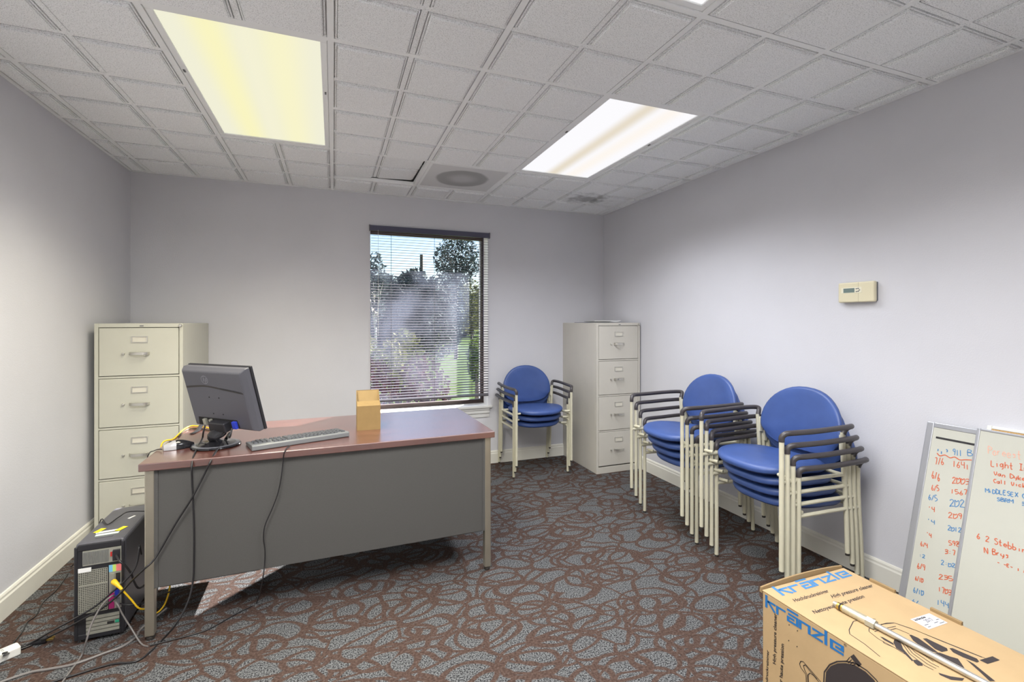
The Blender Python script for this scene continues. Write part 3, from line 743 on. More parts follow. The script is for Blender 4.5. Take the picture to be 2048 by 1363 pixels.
# connector recess at the bottom of the shell, with plugs
bm = B(); loft(bm, [[mp(a, b, c) for a, b in ((-.165, -.137), (.115, -.137), (.105, -.096), (-.158, -.096))] for c in (.0004, .0012)]); obj('connector_recess', bm, M_GAP, hs)
bm = B(); loft(bm, [[mp(a, b, c) for a, b in ((-.06, -.15), (.055, -.15), (.05, -.102), (-.055, -.102))] for c in (-.01, .028, .034)]); obj('hinge_block', bm, M_BLACK, MON, bevel=.006)
for a0, a1, m_ in ((-.118, -.098, M_STEELP), (-.075, -.062, M_STEELP), (.078, .104, mat('vga_blue', (44, 64, 190), .4))):
    bm = B(); loft(bm, [[mp(a, b, c) for a, b in ((a0, -.136), (a1, -.136), (a1, -.100), (a0, -.100))] for c in (.001, .014)]); obj('plug_socket', bm, m_, hs, bevel=.002)
# stand: curved neck and oval foot
bm = B(); path = smoothpath([mp(0, -.125, .012), mp(0, -.150, .014), Vector((.018 * n_.x, .018 * n_.y, .045)), Vector((-.01 * n_.x, -.01 * n_.y, .010))], 6)
tube(bm, path, [.034 - .004 * math.sin(k / (len(path) - 1) * 3.14) for k in range(len(path))], 14, sy=.5, up=(n_.x, n_.y, 0)); obj('neck', bm, M_GLOSS, MON, smooth=50)
bm = B(); lathe(bm, [(.098, 0), (.104, .004), (.102, .009), (.080, .0125), (.05, .014), (.03, .022)], 36); obj('foot', bm, M_GLOSS, MON, smooth=35)
bm = B(); lathe(bm, [(.06, .0135), (.094, .0115), (.098, .0105)], 36); obj('foot_ring', bm, mat('foot_smoke', (96, 98, 106), .15), MON, smooth=35)

# flat black cable cover lying behind the monitor on the desk
bm = B(); a = oz(372, 866, DZ); 
pth = [oz(383, 868, DZ) + Vector((0, 0, .003)), oz(396, 862, DZ) + Vector((0, 0, .004)), oz(405, 853, DZ) + Vector((0, 0, .022)), oz(425, 853, DZ) + Vector((0, 0, .024))]
tube(bm, pth, .012, 4, sy=.25); tag(obj('cable_clip', bm, M_BLACK, at=pth[0]), 'bent black plastic cable clip lying behind the monitor on the desk', 'clip')

# ================================================================== KEYBOARD
k0, k1 = oz(504, 903, DZ), oz(699, 873, DZ)             # near edge: right end of the keys is on the left (seen from behind)
KA = math.atan2((k1 - k0).y, (k1 - k0).x); KL = (k1 - k0).length
KB = thing('keyboard', 'grey full-size computer keyboard lying along the desk edge', 'keyboard', (k0 + k1) / 2, KA)
hl = KL / 2; KD = .155
bm = B()   # local: x along, y from rear edge (towards viewer = 0) to front edge (+KD)
prof = [(0, .004), (.002, .022), (.010, .0265), (KD * .97, .015), (KD, .009), (KD, .003), (.004, .001)]
loft(bm, [[(x, a, b) for a, b in prof] for x in (-hl, hl)]); obj('keyboard_body', bm, M_GREYPL, KB, bevel=.002)
def kz(y): return .0265 - (y - .010) * (.0115 / (KD * .97 - .010))
kproto = {}
def key(x, y, w, h):
    kk = (round(w, 4), round(h, 4))
    if kk not in kproto:
        bm = B(); rings = [[(-w / 2, -h / 2, 0), (w / 2, -h / 2, 0), (w / 2, h / 2, 0), (-w / 2, h / 2, 0)], [(-w / 2 + .0025, -h / 2 + .002, .008), (w / 2 - .0025, -h / 2 + .002, .008), (w / 2 - .0025, h / 2 - .004, .0075), (-w / 2 + .0025, h / 2 - .004, .0075)]]
        loft(bm, rings); o = obj('key', bm, M_KEY, KB); kproto[kk] = o
    else: o = kproto[kk].copy(); COL.objects.link(o)
    o.location = (x, y, kz(y) - .001)
P_ = (KL - .03) / 22.6                                   # key pitch
def X(u): return hl - .015 - u * P_                      # u counted from the user's left, which is the viewer's right
rows_y = [.024, .052, .071, .090, .109, .128]
for u in [0] + [2 + i for i in range(4)] + [6.5 + i for i in range(4)] + [11 + i for i in range(4)] + [15.25 + i for i in range(3)]: key(X(u + .5), rows_y[0], P_ * .92, .016)
for r in range(1, 5):
    st = (0, 1.5, 1.75, 2.25)[r - 1]; cnt = (13, 13, 11, 10)[r - 1]
    for i in range(cnt): key(X(st + i + .5), rows_y[r], P_ * .92, .0175)
    if st: key(X(st / 2), rows_y[r], P_ * (st - .08), .0175)
    en = st + cnt
    if en < 14.9: key(X((en + 15) / 2), rows_y[r], P_ * (15 - en - .08), .0175)
for u, w in ((.65, 1.25), (1.9, 1.25), (3.15, 1.25), (6.9, 6.0), (10.6, 1.25), (11.9, 1.25), (13.1, 1.25), (14.4, 1.25)): key(X(u), rows_y[5], P_ * (w - .08), .0175)
for i in range(3):
    for r in (1, 2): key(X(15.75 + i), rows_y[r], P_ * .92, .0175)
    key(X(15.75 + i), rows_y[5], P_ * .92, .0175)
key(X(16.75), rows_y[4], P_ * .92, .0175)
for i in range(4):
    for r in range(1, 6):
        if i == 3 and r in (3, 5): continue
        key(X(19.1 + i), rows_y[r], P_ * .92, .0175)

# ================================================================== MOUSE
mc = (oz(322, 902, DZ) + oz(388, 893, DZ)) / 2
MS = thing('mouse', 'black and silver computer mouse by the monitor foot', 'mouse', (mc.x, mc.y + .012, DZ), math.radians(22))
def mring(t):
    x = -.060 + .12 * t; w = .029 * (math.sin(math.pi * min(1, max(0, .08 + t * .86))) ** .55); h = .012 + .027 * math.sin(math.pi * (.12 + .80 * t)) ** 1.2
    return [(x, w * math.cos(math.pi * k / 10), .002 + h * math.sin(math.pi * k / 10) ** .75) for k in range(11)] + [(x, -w * .9, .001), (x, w * .9, .001)]
bm = B(); loft(bm, [mring(.40 + .60 * k / 9) for k in range(10)]); obj('palm_shell', bm, M_GLOSS, MS, smooth=50)
bm = B(); loft(bm, [mring(.02 + .38 * k / 6) for k in range(7)]); obj('button_shell', bm, M_SILVER, MS, smooth=50)
obj('scroll_wheel', tube(B(), [(-.03, -.003, .031), (-.03, .003, .031)], .008, 12), M_BLACK, MS, smooth=40)

# ================================================================== CARDBOARD DESK ORGANISER
b0, b1 = oz(714, 861, DZ), oz(761, 857.5, DZ)
ow = (b1 - b0).length; OA = math.atan2((b1 - b0).y, (b1 - b0).x)
OG = thing('desk_organiser', 'tan cardboard desk organiser with two sloped dividers', 'organiser', b0, OA)
od, th = .17, .003
side = [(0, 0), (od, 0), (od, .195), (od - .045, .20), (od * .45, .152), (0, .132)]
for x0 in (0, ow - th):
    obj('side_panel', prism(B(), side, lambda y, z, x=x0: (x, y, z), lambda y, z, x=x0: (x + th, y, z)), M_OAK, OG)
obj('front_panel', box(B(), th, ow - th, 0, th, 0, .131), M_OAK, OG)
obj('bottom_panel', box(B(), th, ow - th, th, od - th, 0, th), M_OAK, OG)
obj('back_panel', box(B(), th, ow - th, od - th, od, 0, .195), M_OAK, OG)
obj('divider', prism(B(), [(th, .131), (.052, .150), (.052, .146), (th, .127)], lambda y, z: (th, y, z), lambda y, z: (ow - th, y, z)), M_OAK, OG)
obj('divider', prism(B(), [(.085, .118), (od - .03, .196), (od - .027, .193), (.088, .115)], lambda y, z: (th, y, z), lambda y, z: (ow - th, y, z)), M_OAK, OG)

# ================================================================== COMPUTER TOWER
PC = thing('computer_tower', 'black computer tower on the floor with its cabled rear turned to the viewer', 'computer', (-.362, 1.113, 0), math.radians(2.0))
pw, ph, pd = .168, .412, .42
bm = B(); box(bm, 0, pw, .004, pd, .012, ph); obj('case', bm, M_CASE, PC, bevel=.014, seg=3)
for x in (.02, pw - .02):
    for y in (.03, pd - .03): obj('case_foot', lathe(B(), [(.012, 0), (.012, .013)], 10, (x, y, 0)), M_FOOT, PC)
rim = B()
for a in ((0, .012, .014, ph - .012), (pw - .012, pw, .014, ph - .012), (.012, pw - .012, ph - .030, ph - .004), (.012, pw - .012, .014, .036)): box(rim, a[0], a[1], -.004, .006, a[2], a[3])
rear = obj('rear_bezel', rim, M_BLACK, PC, bevel=.003)
def uv(u0, u1, v0, v1): return (u0 * pw, u1 * pw, ph * (1 - v1), ph * (1 - v0))
def rpart(name, u0, u1, v0, v1, m, y0=-.003, y1=.005, par=None, bevel=0):
    a = uv(u0, u1, v0, v1); return obj(name, box(B(), a[0], a[1], y0, y1, a[2], a[3]), m, par or PC, bevel=bevel)
rpart('rear_plate', .07, .93, .07, .92, M_BLACK, -.001, .0045)
psu = rpart('power_supply', .17, .94, .075, .225, M_STEELP, -.0035, .004)
for k in range(18): rpart('vent_rib', .185 + k * .0285, .197 + k * .0285, .088, .212, M_GREYPL, -.0055, -.003, psu)
inl = rpart('power_inlet', .77, .92, .10, .21, M_BLACK, -.012, -.003, psu, .002)
rpart('voltage_switch', .72, .755, .12, .165, mat('switch_red', (190, 44, 40), .5), -.006, -.003, psu)
# vent grille: plate of crossed bars
bm = B(); u0, u1, v0, v1 = .09, .66, .275, .70; a = uv(u0, u1, v0, v1)
for k in range(15):
    x = a[0] + (a[1] - a[0]) * k / 14; box(bm, x - .0012, x + .0012, -.004, -.001, a[2], a[3])
for k in range(25):
    z = a[2] + (a[3] - a[2]) * k / 24; box(bm, a[0], a[1], -.0042, -.0012, z - .0014, z + .0014)
obj('vent_grille', bm, M_STEELP, PC)
rpart('grille_bar', .09, .66, .415, .428, M_STEELP, -.006, -.003)
rpart('asset_label', .085, .34, .245, .285, M_PAPER, -.006, -.003)
io = rpart('port_panel', .69, .94, .255, .705, M_STEELP, -.0035, .002)
for nm, u0, u1, c in (('port_label', .69, .765, (120, 190, 225)), ('port_label', .765, .835, (190, 220, 110)), ('port_label', .835, .94, (240, 130, 130))):
    rpart(nm, u0, u1, .255, .325, mat('label_%d' % c[0], c, .6), -.0045, -.003, io)
rpart('network_socket', .72, .80, .345, .40, M_STEELP, -.008, -.003, io); rpart('usb_socket', .83, .92, .345, .44, M_BLACK, -.006, -.003, io)
rpart('parallel_port', .69, .80, .54, .70, mat('port_magenta', (168, 36, 110), .5), -.008, -.003, io, .002)
rpart('video_plug', .83, .91, .49, .58, mat('vga_blue', (44, 64, 190), .4), -.022, -.003, io, .003)
rpart('audio_jacks', .84, .92, .60, .70, M_GREYPL, -.006, -.003, io)
for k in range(5):
    v = .745 + k * .037; sc = rpart('slot_cover', .24, .90, v, v + .029, M_STEELP, -.0055, .003)
    if k == 2: rpart('card_socket', .66, .80, v + .004, v + .026, M_GAP, -.0075, -.005, sc); rpart('card_edge', .82, .90, v, v + .029, mat('card_green', (40, 140, 110), .5), -.0075, -.005, sc)
top = ph + .0004
for (p0, w, d, rz, m_, nm) in (((.075, .105), .075, .018, .10, M_PAPER, 'top_label'), ((.085, .075), .080, .020, .06, mat('label_mint', (206, 226, 210), .6), 'top_label'), ((.042, .125), .022, .045, -.35, M_TAPE, 'tape_strip'), ((.122, .115), .022, .045, -.45, M_TAPE, 'tape_strip'), ((.085, .044), .06, .006, .04, M_GREYPL, 'top_latch'), ((.120, .25), .010, .035, -.5, M_PAPER, 'scuff_tape')):
    bm = box(B(), -w / 2, w / 2, -d / 2, d / 2, 0, .0008 if nm != 'top_latch' else .003); o = obj(nm, bm, m_, PC); o.location = (p0[0], p0[1], top + (.0008 if nm == 'tape_strip' else 0)); o.rotation_euler = (0, 0, rz)

# ================================================================== THERMOSTAT
TX = 3.2556
a, b = ox(1676, 566, TX - .036), ox(1748, 603, TX - .036)
tw, thh = a.y - b.y, .107
TH = thing('thermostat', 'ivory plastic wall thermostat with a small grey display', 'thermostat', (TX, (a.y + b.y) / 2, (a.z + b.z) / 2), 0)
def tb(u0, u1, v0, v1, h0, h1): return box(B(), -h1, -h0, -u1, -u0, v0, v1)      # u to the viewer's right, v up, h out of the wall
obj('back_plate', tb(-tw / 2 + .006, tw / 2 - .002, -thh / 2 + .006, thh / 2 - .004, 0, .010), M_GREYPL, TH, bevel=.002)
fc = obj('cover', tb(-tw / 2, tw / 2, -thh / 2, thh / 2, .010, .036), M_THERM, TH, bevel=.007, seg=3)
obj('display_surround', tb(-tw * .40, tw * .17, -.004, thh * .24, .0355, .0372), mat('thermostat_light', (232, 228, 206), .4), TH, bevel=.0015)
obj('display', tb(-tw * .335, -tw * .02, -.001, thh * .205, .0365, .0378), M_LCD, TH)
obj('door_seam', tb(tw * .078, tw * .084, -thh / 2 + .002, thh / 2 - .002, .0357, .0364), mat('seam_tan', (176, 168, 138), .6), TH)
for u, v in ((.035, .165), (.085, .175), (.035, .03), (.085, .04), (.115, .095)):
    obj('button', tb(tw * u - .004, tw * u + .004, thh * v - .0025, thh * v + .0025, .0370, .0388), M_GREYPL, TH, bevel=.001)

# ================================================================== WHITEBOARDS AND CORK BOARD (leaning on the right wall)
SL = .277
LN = math.sqrt(1 + SL * SL)
def leanboard(xb, y0, zt, width, thick, fw, face, label, name, cat, frame_m=M_ALU):
    """front face starts at x=xb on the floor and leans towards the wall; left edge at y0; returns mapping (u right, v up, h out)"""
    L = zt * LN; t = thing(name, label, cat, (xb, y0, 0)); o0 = Vector((xb, y0, 0)); up = Vector((SL, 0, 1)).normalized(); out = Vector((-1, 0, SL)).normalized()
    lift = Vector((0, 0, 0))
    def f(u, v, h, loc=True): return (Vector((0, 0, 0)) if loc else o0) + Vector((0, -u, 0)) + up * v + out * h + lift
    def slab(u0, u1, v0, v1, h0, h1):
        bm = B(); loft(bm, [[f(u0, v0, h), f(u1, v0, h), f(u1, v1, h), f(u0, v1, h)] for h in (h0, h1)]); return bm
    obj('panel', slab(fw * .5, width - fw * .5, fw * .5, L - fw * .5, -thick * .7, -.003), face, t)
    for s in ((0, fw, 0, L), (width - fw, width, 0, L)): obj('frame_side', slab(*s, -thick, .0), frame_m, t, bevel=.0025)
    for s in ((fw, width - fw, L - fw * .8, L), (fw, width - fw, 0, fw * .8)): obj('frame_rail', slab(*s, -thick, -.0005), frame_m, t, bevel=.0025)
    def inv(px, py):
        p = opl(px, py, o0 + out * -.003, out) - o0; return (-p.y, p.dot(up))
    return t, f, inv, slab, L
GL = {'0': '26 08 02 00 20 53 57 48 26', '1': '28 20', '2': '07 29 48 46 00 20 50', '3': '08 39 57 35 15 35 53 31 00', '4': '09 05 45;49 40', '5': '49 09 05 35 53 31 00', '6': '39 15 02 20 42 34 13', '7': '09 49 20',
 '8': '25 08 29 48 25 02 10 30 52 25', '9': '46 25 07 29 48 45 30', '/': '00 49', ':': '22 23;26 27', '-': '04 44', '.': '20 21', "'": '29 27',
 'A': '00 29 50;13 43', 'B': '00 09 39 48 36 05 35 53 41 00', 'C': '48 29 06 03 20 41', 'D': '00 09 29 56 53 20 00', 'E': '49 09 00 40;05 35', 'I': '09 49;29 20;00 40', 'L': '09 00 40', 'M': '00 09 35 69 60', 'N': '00 09 50 59', 'P': '00 09 39 57 35 05', 'R': '00 09 39 57 35 05;25 50', 'S': '48 29 07 25 44 42 20 01', 'V': '09 05 21 45 49', 'X': '09 50;59 00',
 'a': '44 25 03 11 31 45 40', 'b': '09 00 30 42 34 04', 'c': '44 25 03 10 30 41', 'e': '03 43 35 15 02 20 41', 'g': '44 25 03 11 31 45 4` 2~', 'h': '09 00;03 25 44 40', 'i': '25 20;28 28', 'k': '09 00;45 02 40', 'l': '19 10', 'm': '05 00;03 15 23 20;23 35 43 40', 'n': '05 00;03 25 44 40', 'o': '25 03 10 30 42 35 25', 'r': '05 00;03 25 35', 's': '44 25 14 33 31 10', 't': '29 20 40;05 45', 'u': '05 01 20 41 45;45 40', 'v': '05 20 45', 'y': '05 02 41;45 41 2~', 'p': '05 0~;04 35 43 31 01'}
def gpts(s):
    out = []
    for w in s.split():
        y = {'~': -3, '`': -1}.get(w[1]); out.append((int(w[0]) / 5.0, (int(w[1]) if y is None else y) / 9.0))
    return out
def handwriting(par, f, inv, lines, name='writing'):
    for text, sx, sy, ex, ey, cap, m in lines:
        a, b, c = Vector(inv(sx, sy)), Vector(inv(ex, ey)), Vector(inv(sx, sy - cap)); du = b - a
        dv = Vector((c - a)); adv = len(text); bm = B(); rr = random.Random(sum(map(ord, text)) + int(sx))
        for i, ch in enumerate(text):
            if ch == ' ' or ch not in GL: continue
            jx, jy, js = rr.uniform(-.05, .05), rr.uniform(-.08, .08), rr.uniform(.9, 1.1)
            for st in GL[ch].split(';'):
                P = [a + du * ((i + .08 + jx + x * .78 + rr.uniform(-.03, .03)) / adv) + dv * (y * js + jy + rr.uniform(-.03, .03)) for x, y in gpts(st)]
                if len(P) > 2: P = [Vector((q.x, q.y)) for q in smoothpath([Vector((q.x, q.y, 0)) for q in P], 4)]
                if (P[0] - P[-1]).length < 1e-5 and len(P) == 2: P[1] = P[0] + Vector((.004, .002))
                ribbon(bm, P, .0030, lambda u, v, h: f(u, v, h), -.0022)
        if len(bm.verts): obj(name, bm, m, par)
        else: bm.free()
ck = leanboard(2.998, -.187, .893, .90, .014, .016, M_CORK, 'cork board with white frame, rearmost against the wall', 'cork_board', 'cork board', M_WHITEPL)
w1, f1, inv1, slab1, L1 = leanboard(2.972, .012, .872, .905, .018, .027, M_WB, 'whiteboard listing handwritten dates and numbers, half hidden by another board', 'whiteboard', 'whiteboard')
w2, f2, inv2, slab2, L2 = leanboard(2.946, -.178, .884, 1.21, .020, .012, M_WB, 'wide whiteboard with a handwritten note, leaning in front of the other board', 'whiteboard', 'whiteboard')
tag(w1, group='whiteboards against the right wall'); tag(w2, group='whiteboards against the right wall')
u0, v0 = inv1(1872, 874); u1, v1 = inv1(1949, 889)
bm = B(); ribbon(bm, [(u0, v0), (u0 + .22, v0)], .009, lambda u, v, h: f1(u, v, h), -.0022); obj('ruled_line', bm, M_INKK, w1)
bm = B(); ribbon(bm, [tuple(q)[:2] for q in smoothpath([Vector((*inv1(1850 + x / 6.197, 840 + y / 6.197), 0)) for x, y in ((150, 405), (185, 440), (250, 430), (310, 465), (370, 455), (430, 490), (500, 488), (580, 492))], 3)], .004, lambda u, v, h: f1(u, v, h), -.0021); obj('underline', bm, M_INKR, w1)
bm = B()
for p0, p1 in (((165, 355), (160, 380)), ((205, 385), (203, 415)), ((262, 358), (282, 372)), ((282, 372), (272, 395))):
    ribbon(bm, [inv1(1850 + x / 6.197, 840 + y / 6.197) for x, y in (p0, p1)], .004, lambda u, v, h: f1(u, v, h), -.0022)
obj('writing', bm, M_INKB, w1)
Rr_, Bb_ = M_INKR, M_INKB
handwriting(w1, f1, inv1, [('911', 1905.7, 909.4, 1925, 911.5, 12, Bb_), ('B', 1934.5, 911.5, 1947, 914, 12, Bb_), ('7/6', 1870, 928, 1889, 930, 13, Rr_), ('1641', 1905, 932, 1940, 938.5, 12, Rr_),
 ('6/6', 1863.7, 954, 1881, 962, 15, Rr_), ('2003', 1904, 966, 1940, 968.5, 12, Rr_), ('6/5', 1863, 979, 1879, 983, 11, Rr_), ('1567', 1901.6, 986, 1936, 990, 9, Rr_), ('6/5', 1857, 999, 1876, 1003, 11, Bb_), ('202', 1899, 1011, 1931, 1015, 14, Bb_),
 ("'4", 1856, 1021, 1871, 1024, 10, Rr_), ('209', 1896.8, 1034.5, 1926, 1038, 11, Rr_), ("'4", 1854, 1045, 1872, 1049, 9, Bb_), ('2012', 1895.4, 1059, 1924, 1065, 9, Bb_), ("'4", 1853, 1072, 1864, 1075, 9, Rr_), ('598', 1897.3, 1088.6, 1920, 1093.4, 9, Rr_),
 ('6/4', 1841, 1090.6, 1856.3, 1095.3, 9, Rr_), ('3:7', 1889.7, 1106.8, 1912.5, 1110.6, 9, Rr_), (':2', 1838, 1112, 1851, 1116, 6, Bb_), ('2:02', 1882, 1127.8, 1911.6, 1135.4, 8, Bb_), ('6/9', 1834.3, 1135.4, 1851.5, 1141, 11, Rr_),
 ('235', 1877.3, 1156.4, 1907.8, 1162, 9, Rr_), ('6/10', 1830.5, 1159, 1846.7, 1165, 9, Rr_), ('1703', 1876.3, 1182, 1904, 1190.7, 10, Rr_), ('6/10', 1826.7, 1184, 1847.7, 1190.7, 11, Bb_), ('144', 1873.4, 1207.9, 1899.2, 1216.5, 11, Bb_), ('6/', 1823.8, 1204, 1839, 1210.7, 8, Bb_), ('22', 1876.3, 1232.7, 1893.5, 1236.5, 9, Bb_)])
handwriting(w2, f2, inv2, [('Poreest', 1975.9, 907.8, 2044, 917.5, 14, M_INKRF), ('Light In', 1981.5, 932, 2058, 942, 12, Rr_), ('Van Dyke', 1988, 950.5, 2053, 961, 8, Rr_), ('Call Vicky', 1987, 965, 2060, 976, 8, Rr_),
 ('MiDDLESEX C', 1970.2, 983.6, 2053, 996, 8, Bb_), ('SBRM  3', 1993.6, 1000.6, 2052, 1011, 7, Bb_), ('6 2 Stebbins', 1953.6, 1076, 2064, 1110, 11, Rr_), ('N Brys', 1968, 1104, 2019.4, 1116, 10, Rr_), ('- -E- 1 A', 1994.6, 1126, 2054, 1147, 6, Rr_)])

# ================================================================== LARGE CARDBOARD BOX
BX0, BX1, BY1, BH, BLN = 2.036, 2.446, -.121, .40, .80
BX = thing('cardboard_box', 'large tan cardboard carton with blue lettering, front right', 'box', (BX0, BY1 - BLN, 0), 0)
bl0 = Vector(BX.location)
bw = BX1 - BX0
obj('carton', box(B(), 0, bw, 0, BLN, 0, BH - .004), M_BOXC, BX, bevel=.004)
# lid flap: slightly bowed sheet folded over the top, its far edge curling up
bm = B(); n = 10
ring = []
for k in range(n + 1):
    y = BLN * k / n; ring.append([(-.001, y, BH - .004), (bw + .002, y, BH - .004), (bw + .002, y, BH), (-.001, y, BH)])
loft(bm, ring); obj('lid_flap', bm, M_BOXC, BX, bevel=.0015)
bm = B(); ring = []
for k in range(13):
    f = k / 12; x = f * bw; hgt = .006 + .010 * math.sin(math.pi * f) ** .8; ring.append([(x, BLN + .001, BH - .012), (x, BLN + .012, BH - .012), (x, BLN + .010, BH + hgt), (x, BLN + .004, BH + hgt)])
loft(bm, ring); obj('end_flap', bm, M_BOXE, BX)
for p0, p1 in (((1743, 1160), (1788, 1186)), ((1857, 1221), (1919, 1252))):
    a, b = oz(*p0, BH) - bl0, oz(*p1, BH) - bl0
    obj('side_tab', box(B(), bw - .004, bw + .006, min(a.y, b.y), max(a.y, b.y), BH - .02, BH + .010), M_BOXE, BX, bevel=.001)
def topf(px, py, h=.0006): return oz(px, py, BH) - bl0 + Vector((0, 0, h))
def sidef(px, py, h=.0006): return ox(px, py, BX0) - bl0 + Vector((-h - .0004, 0, 0))
LOGO = [('k', 0, [[(0, 0), (0, 1.5)], [(.11, .88), (.95, .88)], [(.16, .86), (.88, 0)]]), ('r', 1.12, [[(0, 0), (0, .88), (.82, .88)]]), ('a', 2.18, [[(-.1, 1.32), (.95, 1.32)], [(0, .88), (.85, .88), (.85, .11), (0, .11), (0, .5), (.6, .5)]]),
        ('n', 3.30, [[(0, 0), (0, .88), (.8, .88), (.8, 0)]]), ('z', 4.36, [[(0, .88), (.85, .88), (.03, .11), (.9, .11)]]), ('l', 5.50, [[(0, 0), (0, 1.5)]]), ('e', 5.95, [[(.95, .11), (0, .11), (0, .88), (.85, .88), (.85, .48), (.3, .48)]])]
def logo(par, fn, o, e, t, name, m, w=.24):
    """o baseline start, e baseline end, t top of the first stem; all pixels mapped to the face by fn"""
    O, E_, T_ = fn(*o), fn(*e), fn(*t); du = (E_ - O) / 6.95; dv = (T_ - O) / 1.5
    for nm, x0, strokes in LOGO:
        bm = B()
        for k, s in enumerate(strokes): ribbon(bm, [(x0 + x, y) for x, y in s], w, lambda u, v, h: O + du * u + dv * v)
        obj(name, bm, m, par)
logo(BX, topf, (1568, 1190.4), (1706, 1150.3), (1544.5, 1172.8), 'logo_letter', mat('box_print_blue_top', (62, 118, 166), .7))
logo(BX, sidef, (1533, 1214), (1689, 1312), (1533, 1189), 'logo_letter', M_BOXB)
def text_mesh(body, bold=.012):
    cu = bpy.data.curves.new('lettering', 'FONT'); cu.body = body; cu.offset = bold; cu.resolution_u = 3
    o = bpy.data.objects.new('lettering', cu); COL.objects.link(o)
    dg = bpy.context.evaluated_depsgraph_get(); dg.update(); me = bpy.data.meshes.new_from_object(o.evaluated_get(dg))
    bpy.data.objects.remove(o); bpy.data.curves.remove(cu); return me
def print_text(par, body, O, E_, T_, m, name='lettering', bold=.02):
    me = text_mesh(body, bold); xs_ = [v.co.x for v in me.vertices]; x0, x1 = min(xs_), max(xs_)
    for v in me.vertices: v.co = O + (E_ - O) * ((v.co.x - x0) / (x1 - x0)) + (T_ - O) * (v.co.y / .70)
    me.materials.clear(); me.materials.append(m); return link(name, me, par)
for body, o, e, t in (('Hochdruckreiniger', (1590.2, 1203.4), (1658.8, 1183.3), (1584.5, 1197.5)), ('High pressure cleaner', (1665, 1195.8), (1747, 1172.8), (1660.6, 1189.2)), ('Nettoyeur haute pression', (1629.4, 1227), (1730, 1194), (1623.4, 1220.8))):
    print_text(BX, body, topf(*o), topf(*e), topf(*t), M_BOXK)
for body, o, e, t in (('High pressure cleaner', (1551.9, 1328.6), (1553.7, 1227), (1545.8, 1325.0)), ('Hochdruckreiniger', (1535, 1387), (1538.2, 1300), (1530.2, 1384)), ('Nettoyeur haute pression', (1563, 1408), (1568.2, 1287.6), (1556.6, 1404))):
    print_text(BX, body, sidef(*o), sidef(*e), sidef(*t), M_INKK)
print_text(BX, '®', sidef(1688, 1290), sidef(1693.5, 1293.5), sidef(1688, 1284.5), M_BOXK, 'registered_mark', 0)
def poly(par, fn, pts, m, name='printed_shape'):
    bm = B(); bm.faces.new([bm.verts.new(fn(*p)) for p in pts]); return obj(name, bm, m, par)
def line(par, fn, pts, w, m, name='printed_line', closed=False):
    P = [fn(*p) for p in pts]; bm = B(); nrm = Vector((0, 0, 1)) if fn is topf else Vector((-1, 0, 0))
    for a, b in zip(P, P[1:]):
        d = (b - a).normalized(); s = d.cross(nrm) * w / 2; quad(bm, (a - s, b - s, b + s, a + s))
    return obj(name, bm, m, par)
zt = lambda x, y: (1760 + x / 7.111, 1200 + y / 7.111)
zs_ = lambda x, y: (1510 + x / 5.61, 1120 + y / 5.61)
for pl in ([(415, 490), (445, 490), (545, 535), (690, 640), (830, 745), (740, 730), (560, 640), (470, 570)], [(610, 545), (660, 540), (950, 680), (965, 715), (880, 735), (780, 690)], [(985, 680), (1030, 680), (1380, 830), (1410, 870), (1380, 885), (1180, 810), (1040, 740)],
           [(190, 600), (205, 555), (290, 590), (330, 690), (470, 850), (460, 870), (330, 740), (230, 680)], [(700, 745), (850, 745), (1000, 800), (1110, 830), (1200, 960), (1180, 1040), (1050, 960), (900, 850)], [(1415, 850), (1600, 795), (1705, 850), (1530, 905)],
           [(830, 1030), (1000, 1080), (1200, 1110), (1170, 1145), (1010, 1130), (850, 1060)], [(1220, 840), (1330, 900), (1640, 1150), (1560, 1150), (1400, 1000)], [(465, 850), (520, 845), (600, 900), (610, 930), (540, 930), (490, 890)], [(0, 515), (40, 525), (190, 610), (200, 640), (60, 565)]):
    poly(BX, topf, [zt(*p) for p in pl], M_BOXK)
for ln in ([(0, 350), (100, 322), (200, 320), (520, 430), (900, 590), (1450, 810)], [(130, 425), (230, 400), (420, 478)], [(40, 580), (60, 610), (200, 670)], [(310, 600), (420, 760), (640, 930), (760, 990)], [(340, 600), (460, 750), (680, 910), (800, 970)], [(370, 600), (500, 740), (720, 890), (840, 950)], [(400, 560), (540, 720), (760, 870)],
           [(-440, 420), (-380, 300), (-200, 250), (-60, 270)], [(-440, 420), (-430, 480), (-220, 620), (0, 800)]):
    line(BX, topf, [zt(*p) for p in ln], .0022, M_BOXK)
zt2 = lambda x, y: (1500 + x / 3.737, 1110 + y / 3.737)
for ln in ([(890, 570), (890, 548), (985, 515), (1080, 505), (1200, 545), (1760, 770)], [(890, 570), (960, 625), (1080, 690), (1160, 740)], [(930, 570), (990, 550), (1090, 530)]): line(BX, topf, [zt2(*p) for p in ln], .0020, M_BOXK)
poly(BX, sidef, [zs_(*p) for p in ((790, 1363), (800, 1250), (850, 1185), (930, 1152), (1020, 1150), (1120, 1172), (1240, 1245), (1340, 1340), (1420, 1480), (1420, 1700), (820, 1700))], M_BOXK)
line(BX, sidef, [zs_(*p) for p in ((770, 1420), (780, 1250), (840, 1168), (925, 1132), (1025, 1130), (1135, 1155), (1260, 1235), (1365, 1340), (1450, 1480))], .0035, M_BOXK)
poly(BX, sidef, [zs_(*p) for p in ((1070, 1078), (1110, 1050), (1200, 1165), (1162, 1195))], M_BOXK)
for k in range(4): line(BX, sidef, [zs_(1065 + k * 22, 1085 + k * 26), zs_(1025 + k * 22, 1135 + k * 14)], .0018, M_BOXK)
